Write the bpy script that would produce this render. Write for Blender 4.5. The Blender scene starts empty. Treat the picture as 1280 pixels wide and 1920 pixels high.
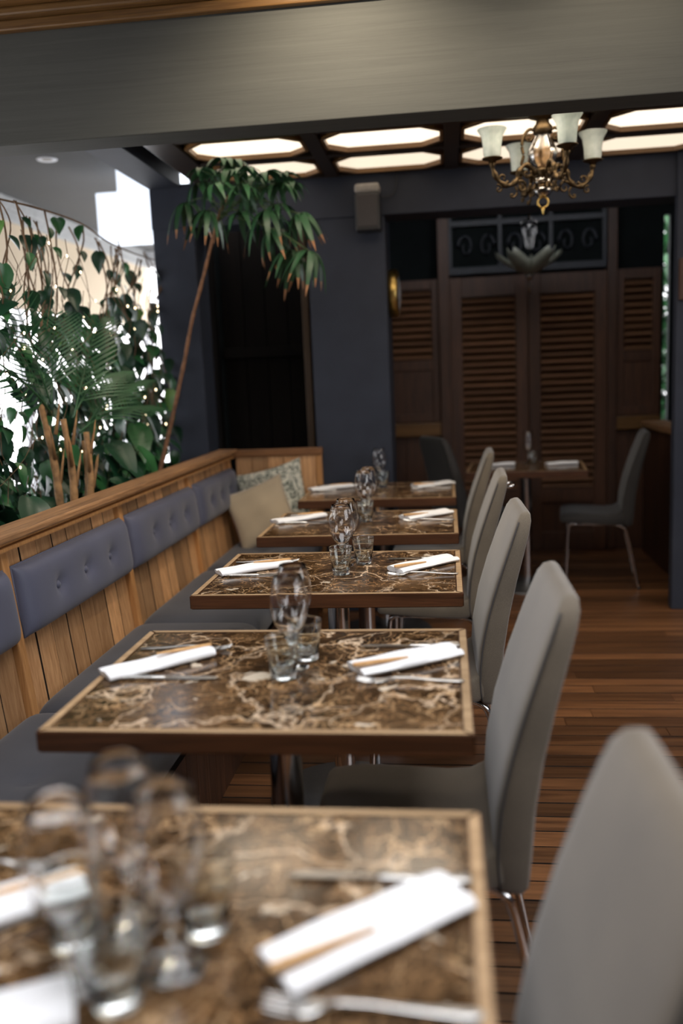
import bpy, bmesh, math, random
from mathutils import Vector, Matrix
random.seed(7)
PI = math.pi
scn = bpy.context.scene
COL = scn.collection

# ------------------------------------------------------------------ camera
F_PX, YAW, PITCH, ROLL, CAM = 1636.3, 0.1247, 0.1555, -0.0429, Vector((0, 0, 1.35))
def cam_axes():
    cy, sy, cp, sp = math.cos(YAW), math.sin(YAW), math.cos(PITCH), math.sin(PITCH)
    f = Vector((-sy*cp, cy*cp, -sp)); r = Vector((cy, sy, 0)); u = r.cross(f)
    c, s = math.cos(ROLL), math.sin(ROLL)
    return f, c*r + s*u, c*u - s*r
AF, AR, AU = cam_axes()
cd = bpy.data.cameras.new('camera'); cam = bpy.data.objects.new('camera', cd); COL.objects.link(cam)
m = Matrix((AR, AU, -AF)).transposed().to_4x4(); m.translation = CAM
cam.matrix_world = m
cd.sensor_fit = 'VERTICAL'; cd.sensor_height = 36; cd.lens = F_PX*36/1920
cd.clip_start = 0.05
cd.dof.use_dof = True; cd.dof.focus_distance = 2.6; cd.dof.aperture_fstop = 1.4
scn.camera = cam
def ray(x, y): return AF + AR*((x-640)/F_PX) - AU*((y-960)/F_PX)
def at_x(x, y, v): d = ray(x, y); return CAM + d*((v-CAM.x)/d.x)
def at_y(x, y, v): d = ray(x, y); return CAM + d*((v-CAM.y)/d.y)
def at_z(x, y, v): d = ray(x, y); return CAM + d*((v-CAM.z)/d.z)

# ------------------------------------------------------------------ world and light
w = bpy.data.worlds.new('world'); scn.world = w; w.use_nodes = True
bg = w.node_tree.nodes['Background']
bg.inputs[0].default_value = (0.97, 0.97, 1.0, 1); bg.inputs[1].default_value = 4.0
def portal(loc, rot, sx, sy):      # sampling portals in the daylight openings
    ld = bpy.data.lights.new('daylight_portal', 'AREA'); ld.shape = 'RECTANGLE'; ld.size, ld.size_y = sx, sy; ld.cycles.is_portal = True
    o = bpy.data.objects.new('daylight_portal', ld); COL.objects.link(o); o.location = loc; o.rotation_euler = rot
portal((-.05, .9, 2.71), (0, 0, 0), 2.3, 2.0)                      # skylight over the tables
portal((3.02, .6, 1.65), (0, PI/2, 0), 1.3, 2.8)                     # right hand windows
portal((-3.0, 5.2, 1.2), (0, -PI/2, 0), 1.5, 7.4)                    # windows of the side room
scn.view_settings.view_transform = 'Standard'; scn.view_settings.look = 'None'
scn.view_settings.exposure = 0.42; scn.view_settings.gamma = 1.0
scn.view_settings.use_curve_mapping = False
scn.cycles.use_denoising = True
scn.cycles.max_bounces = 10; scn.cycles.transmission_bounces = 10; scn.cycles.transparent_max_bounces = 16
scn.cycles.sample_clamp_indirect = 6.0

# ------------------------------------------------------------------ materials
def new_mat(name):
    mt = bpy.data.materials.new(name); mt.use_nodes = True
    nt = mt.node_tree; return mt, nt, nt.nodes['Principled BSDF'], nt.nodes, nt.links
def setp(b, rough=.5, metal=0, spec=.5, trans=0, sheen=0, coat=0):
    b.inputs['Roughness'].default_value = rough; b.inputs['Metallic'].default_value = metal
    b.inputs['Specular IOR Level'].default_value = spec; b.inputs['Transmission Weight'].default_value = trans
    b.inputs['Sheen Weight'].default_value = sheen; b.inputs['Coat Weight'].default_value = coat
def c4(c): return (c[0], c[1], c[2], 1)
def coords(N, L, scale=(1, 1, 1), rnd=True, kind='world'):
    if kind == 'world': src = N.new('ShaderNodeNewGeometry').outputs['Position']
    else: src = N.new('ShaderNodeTexCoord').outputs['Object']
    if rnd:
        oi = N.new('ShaderNodeObjectInfo'); mul = N.new('ShaderNodeVectorMath'); mul.operation = 'SCALE'
        mul.inputs[0].default_value = (17.3, 9.1, 13.7); L.new(oi.outputs['Random'], mul.inputs['Scale'])
        ad = N.new('ShaderNodeVectorMath'); L.new(src, ad.inputs[0]); L.new(mul.outputs[0], ad.inputs[1]); src = ad.outputs[0]
    mp = N.new('ShaderNodeMapping'); mp.inputs['Scale'].default_value = scale; L.new(src, mp.inputs['Vector'])
    return mp.outputs['Vector']
def noise(N, L, vec, scale=5, detail=4, dist=0, rough=.5):
    n = N.new('ShaderNodeTexNoise'); n.inputs['Scale'].default_value = scale; n.inputs['Detail'].default_value = detail
    n.inputs['Distortion'].default_value = dist; n.inputs['Roughness'].default_value = rough
    L.new(vec, n.inputs['Vector']); return n.outputs['Fac']
def ramp(N, L, fac, stops):
    r = N.new('ShaderNodeValToRGB'); e = r.color_ramp.elements
    e[0].position, e[0].color = stops[0][0], c4(stops[0][1]); e[1].position, e[1].color = stops[-1][0], c4(stops[-1][1])
    for p, c in stops[1:-1]:
        k = e.new(p); k.color = c4(c)
    L.new(fac, r.inputs[0]); return r.outputs[0]
def mixc(N, L, fac, a, b, mode='MIX'):
    x = N.new('ShaderNodeMix'); x.data_type = 'RGBA'; x.blend_type = mode
    for s, v in ((0, fac), (6, a), (7, b)):
        if isinstance(v, (int, float)): x.inputs[s].default_value = v
        elif isinstance(v, tuple): x.inputs[s].default_value = c4(v)
        else: L.new(v, x.inputs[s])
    return x.outputs[2]
def bump(N, L, b, h, strength=.3, dist=.002):
    k = N.new('ShaderNodeBump'); k.inputs['Strength'].default_value = strength; k.inputs['Distance'].default_value = dist
    L.new(h, k.inputs['Height']); L.new(k.outputs[0], b.inputs['Normal'])
MATS = {}
def plain(name, col, rough=.5, metal=0, spec=.5, sheen=0, coat=0, var=0.15, nscale=30, bmp=0, kind='obj'):
    if name in MATS: return MATS[name]
    mt, nt, b, N, L = new_mat(name); setp(b, rough, metal, spec, 0, sheen, coat)
    v = coords(N, L, kind=kind); n = noise(N, L, v, nscale, 4)
    lo = tuple(c*(1-var) for c in col); hi = tuple(min(1, c*(1+var)) for c in col)
    L.new(ramp(N, L, n, [(.3, lo), (.7, hi)]), b.inputs['Base Color'])
    if bmp: bump(N, L, b, n, bmp)
    MATS[name] = mt; return mt
def wood(name, dark, light, axis='z', rough=.5, scale=1.0, bmp=.25, rnd_dark=.35, coat=0, spec=.5):
    """grain along one world axis, per-piece colour shift"""
    mt, nt, b, N, L = new_mat(name); setp(b, rough, 0, spec, 0, 0, coat)
    s = {'x': (1.5, 30, 30), 'y': (30, 1.5, 30), 'z': (30, 30, 1.5)}[axis]
    v = coords(N, L, tuple(k*scale for k in s)); g = noise(N, L, v, 1.0, 6, 1.2, .6)
    v2 = coords(N, L, tuple(k*scale*5 for k in s)); g2 = noise(N, L, v2, 1.0, 3, .3)
    c = ramp(N, L, g, [(.25, dark), (.75, light)])
    c = mixc(N, L, .35, c, ramp(N, L, g2, [(.35, dark), (.65, light)]))
    oi = N.new('ShaderNodeObjectInfo')
    k = ramp(N, L, oi.outputs['Random'], [(0, (1-rnd_dark,)*3), (1, (1.15, 1.12, 1.08))])
    L.new(mixc(N, L, 1.0, c, k, 'MULTIPLY'), b.inputs['Base Color'])
    bump(N, L, b, g2, bmp, .0015); MATS[name] = mt; return mt
def fabric(name, col, var=.25, rough=.85, sheen=.3, weave=900):
    mt, nt, b, N, L = new_mat(name); setp(b, rough, 0, .3, 0, sheen)
    v = coords(N, L, kind='obj'); n = noise(N, L, v, 6, 3); n2 = noise(N, L, v, weave, 1)
    lo = tuple(c*(1-var) for c in col); hi = tuple(c*(1+var) for c in col)
    c = mixc(N, L, .35, ramp(N, L, n, [(.3, lo), (.7, hi)]), ramp(N, L, n2, [(.4, lo), (.6, hi)]))
    L.new(c, b.inputs['Base Color']); bump(N, L, b, n2, .25, .0006); MATS[name] = mt; return mt
def metal(name, col, rough=.2):
    mt, nt, b, N, L = new_mat(name); setp(b, rough, 1)
    v = coords(N, L, (60, 60, 2), kind='obj'); n = noise(N, L, v, 3, 3)
    L.new(ramp(N, L, n, [(.3, tuple(c*.85 for c in col)), (.7, col)]), b.inputs['Base Color'])
    r = N.new('ShaderNodeMapRange'); r.inputs[3].default_value = rough*.7; r.inputs[4].default_value = rough*1.4
    L.new(n, r.inputs[0]); L.new(r.outputs[0], b.inputs['Roughness']); MATS[name] = mt; return mt
def glass(name, col=(1, 1, 1), rough=0.0, ior=1.45):
    mt, nt, b, N, L = new_mat(name); setp(b, rough, 0, .5, 1.0)
    b.inputs['Base Color'].default_value = c4(col); b.inputs['IOR'].default_value = ior
    MATS[name] = mt; return mt
def emit(name, col, strength):
    mt, nt, b, N, L = new_mat(name); setp(b, .5)
    b.inputs['Base Color'].default_value = c4(col); b.inputs['Emission Color'].default_value = c4(col)
    b.inputs['Emission Strength'].default_value = strength; MATS[name] = mt; return mt
def marble():
    mt, nt, b, N, L = new_mat('marble'); setp(b, .16, 0, .5)
    v = coords(N, L, (1, 1, 1), True, 'world')
    big = noise(N, L, v, 7, 5, .8); fine = noise(N, L, v, 42, 6, 1.0, .65)
    base = ramp(N, L, big, [(.34, (.014, .007, .003)), (.5, (.052, .025, .009)), (.66, (.15, .080, .033))])
    base = mixc(N, L, .4, base, ramp(N, L, fine, [(.40, (.010, .005, .002)), (.57, (.060, .029, .011)), (.74, (.20, .11, .05))]))
    # broken voronoi veins
    dn = N.new('ShaderNodeTexNoise'); dn.inputs['Scale'].default_value = 9; dn.inputs['Detail'].default_value = 5; L.new(v, dn.inputs['Vector'])
    sc = N.new('ShaderNodeVectorMath'); sc.operation = 'SCALE'; sc.inputs['Scale'].default_value = .22; L.new(dn.outputs['Color'], sc.inputs[0])
    ad = N.new('ShaderNodeVectorMath'); L.new(v, ad.inputs[0]); L.new(sc.outputs[0], ad.inputs[1])
    col = base
    for scale, wid, cc, hi in ((5.5, .016, (.85, .64, .44), .52), (14, .022, (.62, .40, .21), .52), (31, .035, (.34, .19, .085), .50)):
        vo = N.new('ShaderNodeTexVoronoi'); vo.feature = 'DISTANCE_TO_EDGE'; vo.inputs['Scale'].default_value = scale
        L.new(ad.outputs[0], vo.inputs['Vector'])
        vein = ramp(N, L, vo.outputs['Distance'], [(0, (1, 1, 1)), (wid, (.25,)*3), (wid*2.2, (0, 0, 0))])
        brk = ramp(N, L, noise(N, L, v, scale*.75, 3), [(hi-.14, (0, 0, 0)), (hi+.06, (1, 1, 1))])
        mk = mixc(N, L, 1.0, vein, brk, 'MULTIPLY')
        col = mixc(N, L, mk, col, cc)
    blot = ramp(N, L, noise(N, L, v, 15, 3, .5), [(.68, (0, 0, 0)), (.72, (1, 1, 1))])
    col = mixc(N, L, blot, col, (.62, .52, .40))
    L.new(col, b.inputs['Base Color'])
    r = N.new('ShaderNodeMapRange'); r.inputs[3].default_value = .08; r.inputs[4].default_value = .24
    L.new(big, r.inputs[0]); L.new(r.outputs[0], b.inputs['Roughness'])
    MATS['marble'] = mt; return mt
M_MARBLE = marble()
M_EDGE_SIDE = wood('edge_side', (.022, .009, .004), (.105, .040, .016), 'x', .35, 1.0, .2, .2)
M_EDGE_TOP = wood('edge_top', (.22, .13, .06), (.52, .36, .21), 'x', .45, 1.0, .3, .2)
M_PLANK = wood('oak_plank', (.38, .175, .066), (.82, .48, .235), 'z', .55, 1.0, .4, .5)
M_RAIL = wood('oak_rail', (.08, .036, .014), (.48, .25, .11), 'y', .6, 1.0, .8, .1)
M_RAILX = wood('oak_rail_x', (.09, .036, .011), (.28, .125, .045), 'x', .5, 1.0, .4, .1)
M_BATTEN = wood('oak_batten', (.30, .13, .042), (.62, .32, .12), 'z', .45, 1.0, .3, .1)
M_FLOOR = wood('jarrah_floor', (.055, .022, .010), (.30, .135, .056), 'x', .30, .6, .4, .65)
M_DOOR = wood('dark_door', (.022, .0085, .004), (.095, .038, .017), 'z', .5, 1.0, .3, .15)
M_SLAT = wood('dark_slat', (.06, .027, .014), (.23, .115, .060), 'x', .5, 1.0, .3, .25)
M_BLACKWOOD = wood('black_wood', (.002, .002, .002), (.008, .0055, .004), 'z', .8, 1.0, .2, .3, 0, .08)
M_GOLDWOOD = wood('gold_wood', (.075, .032, .008), (.22, .11, .032), 'x', .4, 1.0, .2, .2)
M_CEILWOOD = wood('ceil_wood', (.012, .008, .006), (.045, .025, .014), 'x', .4, 1.0, .2, .2)
M_SLATE = plain('slate_paint', (.032, .037, .053), .65, spec=.25, var=.10, nscale=8, kind='world')
def beam_paint():
    mt, nt, b, N, L = new_mat('beam_paint'); setp(b, .7, 0, .3)
    v = coords(N, L, (1.2, 40, 40), False); g = noise(N, L, v, 1, 6, 1.5, .6)
    v2 = coords(N, L, (4, 160, 160), False); g2 = noise(N, L, v2, 1, 3, .5)
    L.new(ramp(N, L, g, [(.3, (.050, .049, .042)), (.7, (.064, .063, .054))]), b.inputs['Base Color'])
    ad = N.new('ShaderNodeMath'); L.new(g, ad.inputs[0]); L.new(g2, ad.inputs[1])
    bump(N, L, b, ad.outputs[0], .22, .0018); return mt
M_BEAM = beam_paint()
M_VINYL = fabric('slate_vinyl', (.075, .078, .115), .15, .5, .15, 700)
M_SEATFAB = fabric('seat_fabric', (.045, .046, .055), .2, .75, .2, 600)
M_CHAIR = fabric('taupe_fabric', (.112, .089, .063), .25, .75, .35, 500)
M_CHAIR_SHADED = fabric('shaded_taupe_fabric', (.040, .037, .035), .2, .75, .2, 500)  # taupe darkened to stand in for dim light at the back table
M_CHAIRD = fabric('taupe_piping', (.05, .045, .042), .1, .7, .1, 500)
M_NAPKIN = fabric('napkin_cotton', (.86, .86, .87), .03, .9, .2, 700)
M_TAUPE = fabric('beige_linen', (.40, .32, .22), .08, .9, .3, 500)
M_CHROME = metal('chrome', (.75, .75, .76), .12)
M_STEEL = metal('cutlery_steel', (.78, .77, .75), .30)
M_DARKSTEEL = metal('dark_steel', (.20, .20, .21), .45)
M_BRASS = metal('brass', (.62, .42, .14), .3)
M_BRONZE = metal('bronze', (.10, .068, .036), .42)
M_GLASS = glass('clear_glass', (1, 1, 1), 0, 1.45)
M_TGLASS = glass('tumbler_glass', (.965, 1, .985), 0, 1.47)
M_AMBER = glass('amber_glass', (.86, .70, .52), .22, 1.4)
M_STICK = wood('stick_wood', (.45, .24, .09), (.68, .42, .19), 'x', .5, 1.0, .1, .1)
M_WHITE = plain('white_paint', (.85, .87, .92), .5, var=.03, kind='world')
M_CREAM = plain('cream_wall', (.62, .50, .36), .8, var=.05, nscale=4, kind='world')
M_GREYCEIL = plain('grey_ceiling', (.07, .07, .07), .8, var=.04, nscale=4, kind='world')
M_BLACK = plain('black_plastic', (.02, .021, .024), .45)
M_SPKTOP = plain('grey_plastic', (.30, .28, .26), .5)
M_SOIL_JOINT_SHADE = plain('soil', (.02, .013, .008), .95, var=.5, nscale=60)
M_DARK = plain('dark_wall', (.008, .0105, .011), .9, spec=.1, var=.2, nscale=6, kind='world')
M_LEAF = plain('leaf_green', (.022, .095, .030), .35, var=.45, nscale=7)
M_LEAF2 = plain('leaf_dark', (.008, .040, .018), .38, var=.4, nscale=7)
M_LEAF3 = plain('leaf_light', (.10, .22, .05), .4, var=.35, nscale=9)
M_PALM = plain('palm_leaf', (.026, .085, .036), .4, var=.35, nscale=9)
M_TIP = plain('brown_tip', (.30, .14, .06), .7, var=.3)
M_STEM = plain('vine_stem', (.12, .065, .03), .8, var=.35, nscale=25)
M_TRUNK = plain('tree_bark', (.19, .09, .045), .8, var=.35, nscale=40, bmp=.3)
M_PALMSTEM = plain('palm_stem', (.28, .15, .06), .75, var=.4, nscale=30, bmp=.3)
M_PETIOLE = plain('petiole', (.06, .10, .035), .5, var=.2)
M_BULB = emit('fairy_bulb', (1.0, .80, .50), 5)
M_PANEL = [emit('panel_light_%d' % k, (1.0, .85, .66), e) for k, e in enumerate((5.5, 1.1, .75))]  # strongest is the added unseen row, raised to light the tables
M_BULKHEAD_GLOW = emit('glowing_bulkhead', (.80, .88, 1.0), .75)  # daylight on the bulkhead put in as emission, no lamp inside
def frosted():
    mt, nt, b, N, L = new_mat('frosted_shade'); setp(b, .35, 0, .5, .35)
    v = coords(N, L, (1, 1, 1), False, 'obj'); n = noise(N, L, v, 40, 3)
    L.new(ramp(N, L, n, [(.3, (.62, .70, .66)), (.7, (.80, .86, .82))]), b.inputs['Base Color']); return mt
M_FROST = frosted()

# ------------------------------------------------------------------ mesh helpers
class MB:
    def __init__(s): s.v, s.f, s.mi = [], [], []
    def add(s, vs, fs, mi=0):
        o = len(s.v); s.v += [tuple(p) for p in vs]; s.f += [tuple(i+o for i in f) for f in fs]; s.mi += [mi]*len(fs); return s
    def box(s, x0, x1, y0, y1, z0, z1, mi=0):
        v = [(x, y, z) for x in (x0, x1) for y in (y0, y1) for z in (z0, z1)]
        return s.add(v, [(0, 1, 3, 2), (4, 6, 7, 5), (0, 4, 5, 1), (2, 3, 7, 6), (0, 2, 6, 4), (1, 5, 7, 3)], mi)
    def board(s, x0, x1, y0, y1, z0, z1):      # a board; second material puts joint grime and shade on its long flanks
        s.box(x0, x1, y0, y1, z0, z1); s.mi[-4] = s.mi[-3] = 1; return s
    def loft(s, rings, cap=True, mi=0, closed=True):
        n = len(rings[0]); v = [p for r in rings for p in r]; f = []
        for i in range(len(rings)-1):
            for j in range(n if closed else n-1):
                k = (j+1) % n; f.append((i*n+j, i*n+k, (i+1)*n+k, (i+1)*n+j))
        if cap and closed: f.append(tuple(range(n-1, -1, -1))); f.append(tuple(range((len(rings)-1)*n, len(rings)*n)))
        return s.add(v, f, mi)
    def tube(s, pts, r, n=8, cap=True, mi=0):
        pts = [Vector(p) for p in pts]; rs = r if isinstance(r, (list, tuple)) else [r]*len(pts); rings = []
        ref = None
        for i, p in enumerate(pts):
            d = (pts[min(i+1, len(pts)-1)] - pts[max(i-1, 0)]).normalized()
            if ref is None: ref = Vector((0, 0, 1)) if abs(d.z) < .9 else Vector((1, 0, 0))
            a = d.cross(ref)
            if a.length < 1e-4: a = d.orthogonal()
            a.normalize(); b = d.cross(a).normalized(); ref = a.cross(d)*-1 if False else ref
            rings.append([p + (a*math.cos(t) + b*math.sin(t))*rs[i] for t in [2*PI*k/n for k in range(n)]])
        return s.loft(rings, cap, mi)
    def lathe(s, prof, n=24, c=(0, 0, 0), cap=False, mi=0, flute=0, nfl=12, axis='z'):
        rings = []
        for r, z in prof:
            ring = []
            for k in range(n):
                t = 2*PI*k/n; rr = r*(1+flute*math.cos(nfl*t)); a, b_ = rr*math.cos(t), rr*math.sin(t)
                ring.append({'z': (c[0]+a, c[1]+b_, c[2]+z), 'x': (c[0]+z, c[1]+a, c[2]+b_), 'y': (c[0]+a, c[1]+z, c[2]-b_)}[axis])
            rings.append(ring)
        return s.loft(rings, cap, mi)
    def mesh(s, name, mats, smooth=False, bevel=0, seg=2):
        me = bpy.data.meshes.new(name); me.from_pydata(s.v, [], s.f)
        for mt in (mats if isinstance(mats, (list, tuple)) else [mats]): me.materials.append(mt)
        me.polygons.foreach_set('material_index', s.mi)
        if bevel:
            bm = bmesh.new(); bm.from_mesh(me)
            bmesh.ops.bevel(bm, geom=bm.edges[:], offset=bevel, segments=seg, affect='EDGES', profile=.5); bm.to_mesh(me); bm.free()
        if smooth: me.polygons.foreach_set('use_smooth', [True]*len(me.polygons))
        me.update(); return me
    def build(s, name, mats, parent=None, smooth=False, bevel=0, loc=None, rot=None, seg=2):
        return link(name, s.mesh(name, mats, smooth, bevel, seg), parent, loc, rot)
def link(name, data, parent=None, loc=None, rot=None, scale=None):
    o = bpy.data.objects.new(name, data); COL.objects.link(o)
    if parent: o.parent = parent
    if loc is not None: o.location = loc
    if rot is not None: o.rotation_euler = rot
    if scale is not None: o.scale = scale
    return o
def tag(o, label=None, cat=None, group=None, kind=None):
    if label: o['label'] = label
    if cat: o['category'] = cat
    if group: o['group'] = group
    if kind: o['kind'] = kind
    return o
def thing(name, loc, label, cat, group=None, rot=None, kind=None):
    return tag(link(name, None, None, loc, rot), label, cat, group, kind)
def copy_tree(o, parent=None):
    c = o.copy(); COL.objects.link(c); c.parent = parent
    for ch in o.children: copy_tree(ch, c)
    return c
def smooth_by_angle(me, ang=.6):
    me.polygons.foreach_set('use_smooth', [True]*len(me.polygons))
    bm = bmesh.new(); bm.from_mesh(me)
    for e in bm.edges:
        if len(e.link_faces) == 2 and e.calc_face_angle(0) > ang: e.smooth = False
    bm.to_mesh(me); bm.free(); return me
def sring(cx, cy, cz, a, b_, n, e, plane):
    """superellipse ring in a plane"""
    out = []
    for k in range(n):
        t = 2*PI*k/n; c, s_ = math.cos(t), math.sin(t)
        p = a*math.copysign(abs(c)**e, c); q = b_*math.copysign(abs(s_)**e, s_)
        out.append({'xy': (cx+p, cy+q, cz), 'yz': (cx, cy+p, cz+q), 'xz': (cx+p, cy, cz+q)}[plane])
    return out
def bez(pts, n=24):
    """Catmull-Rom through points"""
    P = [Vector(p) for p in pts]; P = [P[0]*2-P[1]] + P + [P[-1]*2-P[-2]]; out = []; segs = len(P)-3
    for i in range(segs):
        k = max(2, n//segs)
        for j in range(k + (i == segs-1)):
            t = j/k; a, b_, c, d = P[i:i+4]
            out.append(.5*((2*b_)+(c-a)*t+(2*a-5*b_+4*c-d)*t*t+(3*b_-a-3*c+d)*t**3))
    return out

# ================================================================== SETTING
ST = 'structure'
# floor: subfloor with separate boards running across the room
fl = MB().box(-1.9, 3.4, -1.4, 6.7, -.06, -.022).build('floor', M_BLACKWOOD)
tag(fl, 'dark polished timber board floor beside the dining chairs', 'floor', kind=ST)
PW = .0865
unit = MB().board(0, 1, 0, 1, -.022, 0).mesh('plank', [M_FLOOR, M_SOIL_JOINT_SHADE])
y = -.5; i = 0
while y < 6.6:
    cut = random.uniform(.3, 2.6)
    for x0, x1 in ((-1.25, cut), (cut+.002, 3.3)):
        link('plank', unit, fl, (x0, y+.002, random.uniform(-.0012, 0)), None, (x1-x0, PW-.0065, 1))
    y += PW

# pillars
def pillar(x0, x1, y0, y1, z1, label):
    o = MB().box(x0, x1, y0, y1, 0, z1).build('pillar', M_SLATE, bevel=.006)
    return tag(o, label, 'pillar', kind=ST)
YB = 4.87
pillar(-1.60, -1.36, YB, 5.10, 2.40, 'slate painted pillar standing behind the thin tree trunk')
pillar(-.735, -.31, YB, 5.24, 2.40, 'wide slate painted pillar between dark window and louvred doors')
pillar(1.195, 1.70, 4.83, 4.90, 2.40, 'slate painted pillar at the right edge of the room')
# beams
o = MB().box(-2.6, 3.4, 2.95, 3.09, 2.163, 2.52).build('ceiling_beam', M_BEAM, bevel=.004)
tag(o, 'broad grey painted timber beam spanning the front of the ceiling', 'beam', kind=ST)
o = MB().box(-1.60, 1.6, YB-.01, 5.10, 2.187, 2.42).build('ceiling_beam', M_SLATE, bevel=.004)
tag(o, 'narrow slate beam above the pillars carrying the speaker', 'beam', kind=ST)
o = MB().box(-1.60, -1.42, 3.09, YB, 2.40, 2.62).build('ceiling_beam', M_SLATE, bevel=.004)
tag(o, 'dark side beam edging the lit ceiling above the planter', 'beam', kind=ST)
# crown moulding above the front beam (stepped wood strips)
tr = thing('trim_1', (0, 2.95, 2.52), 'golden brown timber moulding along the top of the front beam', 'moulding', kind=ST)
MB().box(-2.6, 3.4, -.030, 0, -.012, .022).build('bead', M_GOLDWOOD, tr, bevel=.006)
MB().box(-2.6, 3.4, -.060, .0, .022, .050).build('cove', M_GOLDWOOD, tr, bevel=.008)
for a, b_ in ((-2.6, -1.05), (-1.046, .6), (.604, 3.4)):
    MB().box(a, b_, -.10, .0, .050, .085).build('board', M_GOLDWOOD, tr, bevel=.004)
# ceiling above the tables (dark boards), next to the beam
SKX, SKY = (-1.2, 1.1), (-.1, 1.9)
cm = MB()
for q in ((-2.6, 3.4, SKY[1], 3.09), (-2.6, 3.4, -1.4, SKY[0]), (-2.6, SKX[0], SKY[0], SKY[1]), (SKX[1], 3.4, SKY[0], SKY[1])): cm.box(*q, 2.66, 2.70)
ce = tag(cm.build('ceiling', M_CEILWOOD), 'dark timber ceiling around the skylight above the front tables', 'ceiling', kind=ST)
x = -2.6
while x < 3.3:
    MB().box(x, x+.146, SKY[1], 2.95, 2.645, 2.662).build('plank', M_CEILWOOD, ce); x += .15
tag(MB().box(-2.6, 3.1, -1.4, -1.3, 0, 2.7).build('wall_front', M_DARK), 'added dark wall behind the viewer, keeping daylight off', 'wall', kind=ST)  # unseen wall added so camera-facing surfaces stay dim
rw = MB().box(3.0, 3.1, -1.3, 4.85, 0, 1.0).box(3.0, 3.1, -1.3, 4.85, 2.3, 2.7).box(3.0, 3.1, -1.3, -.8, 1.0, 2.3).box(3.0, 3.1, 2.0, 4.85, 1.0, 2.3).box(1.5, 3.1, 4.85, 4.95, 0, 2.7)
tag(rw.build('wall_right', M_SLATE), 'added slate wall limiting daylight, with windows right of the floor', 'wall', kind=ST)  # unseen wall added to shut out daylight around its windows
w5 = thing('window_5', (3.03, -.8, 1.0), 'row of daylight windows in the right wall', 'window', kind=ST)
for k in range(5): MB().box(0, .05, k*.6875, k*.6875+.05, 0, 1.3).build('mullion', M_BLACKWOOD, w5)
tag(MB().box(-2.7, -2.6, -1.4, 1.2, 0, 2.7).box(-2.6, -1.8, -1.4, -1.3, 0, 2.7).build('wall_left', M_DARK), 'dark side wall behind the viewer', 'wall', kind=ST)

# lit coffered ceiling between the two beams
ZC = 2.40
cb = MB().box(-1.60, 2.4, 3.09, YB+.05, ZC+.10, ZC+.14).build('ceiling', M_CEILWOOD)
tag(cb, 'dark coffered timber ceiling holding the lit octagonal panels', 'ceiling', kind=ST)
XS = [-1.17, -.54, .09, .72, 1.35]; PXW = .55
ROWS = [(3.55, 3.92), (4.02, 4.38), (4.46, 4.83)]
def octo(x0, x1, y0, y1, c, z): return [(x0+c, y0, z), (x1-c, y0, z), (x1, y0+c, z), (x1, y1-c, z), (x1-c, y1, z), (x0+c, y1, z), (x0, y1-c, z), (x0, y0+c, z)]
for x in [-1.32]+[q+PXW+.005 for q in XS]:
    MB().box(x, x+(.14 if x == -1.32 else .07), 3.09, YB, ZC-.004, ZC+.10).build('rib', M_CEILWOOD, cb, bevel=.004)
for ya, yb in ((3.46, 3.53), (3.935, 4.005), (4.395, 4.445), (4.84, 4.87)):
    MB().box(-1.30, 2.3, ya, yb, ZC-.002, ZC+.10).build('rib', M_CEILWOOD, cb, bevel=.003)
names = ['first', 'second', 'third', 'fourth', 'fifth']
for ri, (y0, y1) in enumerate(ROWS):
    for xi, x0 in enumerate(XS):
        rowtxt = ['added unseen row behind the front beam', 'nearer row', 'farther row by the slate beam'][ri]
        t = thing('ceiling_light', (x0, y0, ZC), f'glowing octagonal ceiling panel, {names[xi]} from the left in the {rowtxt}', 'ceiling light', 'octagonal ceiling light panels')
        W, H = PXW, y1-y0; c = .085
        MB().add(octo(.012, W-.012, .012, H-.012, c, .022)+octo(.012, W-.012, .012, H-.012, c, .03), [tuple(range(7, -1, -1)), tuple(range(8, 16))]).build('diffuser', M_PANEL[ri], t)
        r = MB(); A = octo(0, W, 0, H, c, 0); B = octo(.016, W-.016, .016, H-.016, c, 0); A2 = [(p[0], p[1], .06) for p in A]; B2 = [(p[0], p[1], .06) for p in B]
        f = []
        for k in range(8):
            j = (k+1) % 8; f += [(k, j, 8+j, 8+k), (16+k, 24+k, 24+j, 16+j), (k, 16+k, 16+j, j), (8+k, 8+j, 24+j, 24+k)]
        r.add(A+B+A2+B2, f).build('frame', M_GOLDWOOD, t)

# back room shell
YW = 6.5
tag(MB().box(-.60, 1.535, YW+.06, YW+.12, 0, 3.0).box(1.535, 1.575, YW+.06, YW+.12, 0, .93).box(1.535, 1.575, YW+.06, YW+.12, 2.36, 3.0).box(1.575, 1.60, YW+.06, YW+.12, 0, 3.0).build('wall_back', M_DARK), 'dark wall behind the louvred doors with a slit open to the garden', 'wall', kind=ST)
tag(MB().box(-.62, -.50, 5.24, YW+.06, 0, 3.0).build('wall_left', M_DARK), 'dark side wall left of the louvred doors', 'wall', kind=ST)
tag(MB().box(-.7, 1.7, 5.10, YW+.12, 2.72, 2.80).build('ceiling', M_DARK), 'dark ceiling over the louvred doors', 'ceiling', kind=ST)
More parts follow.
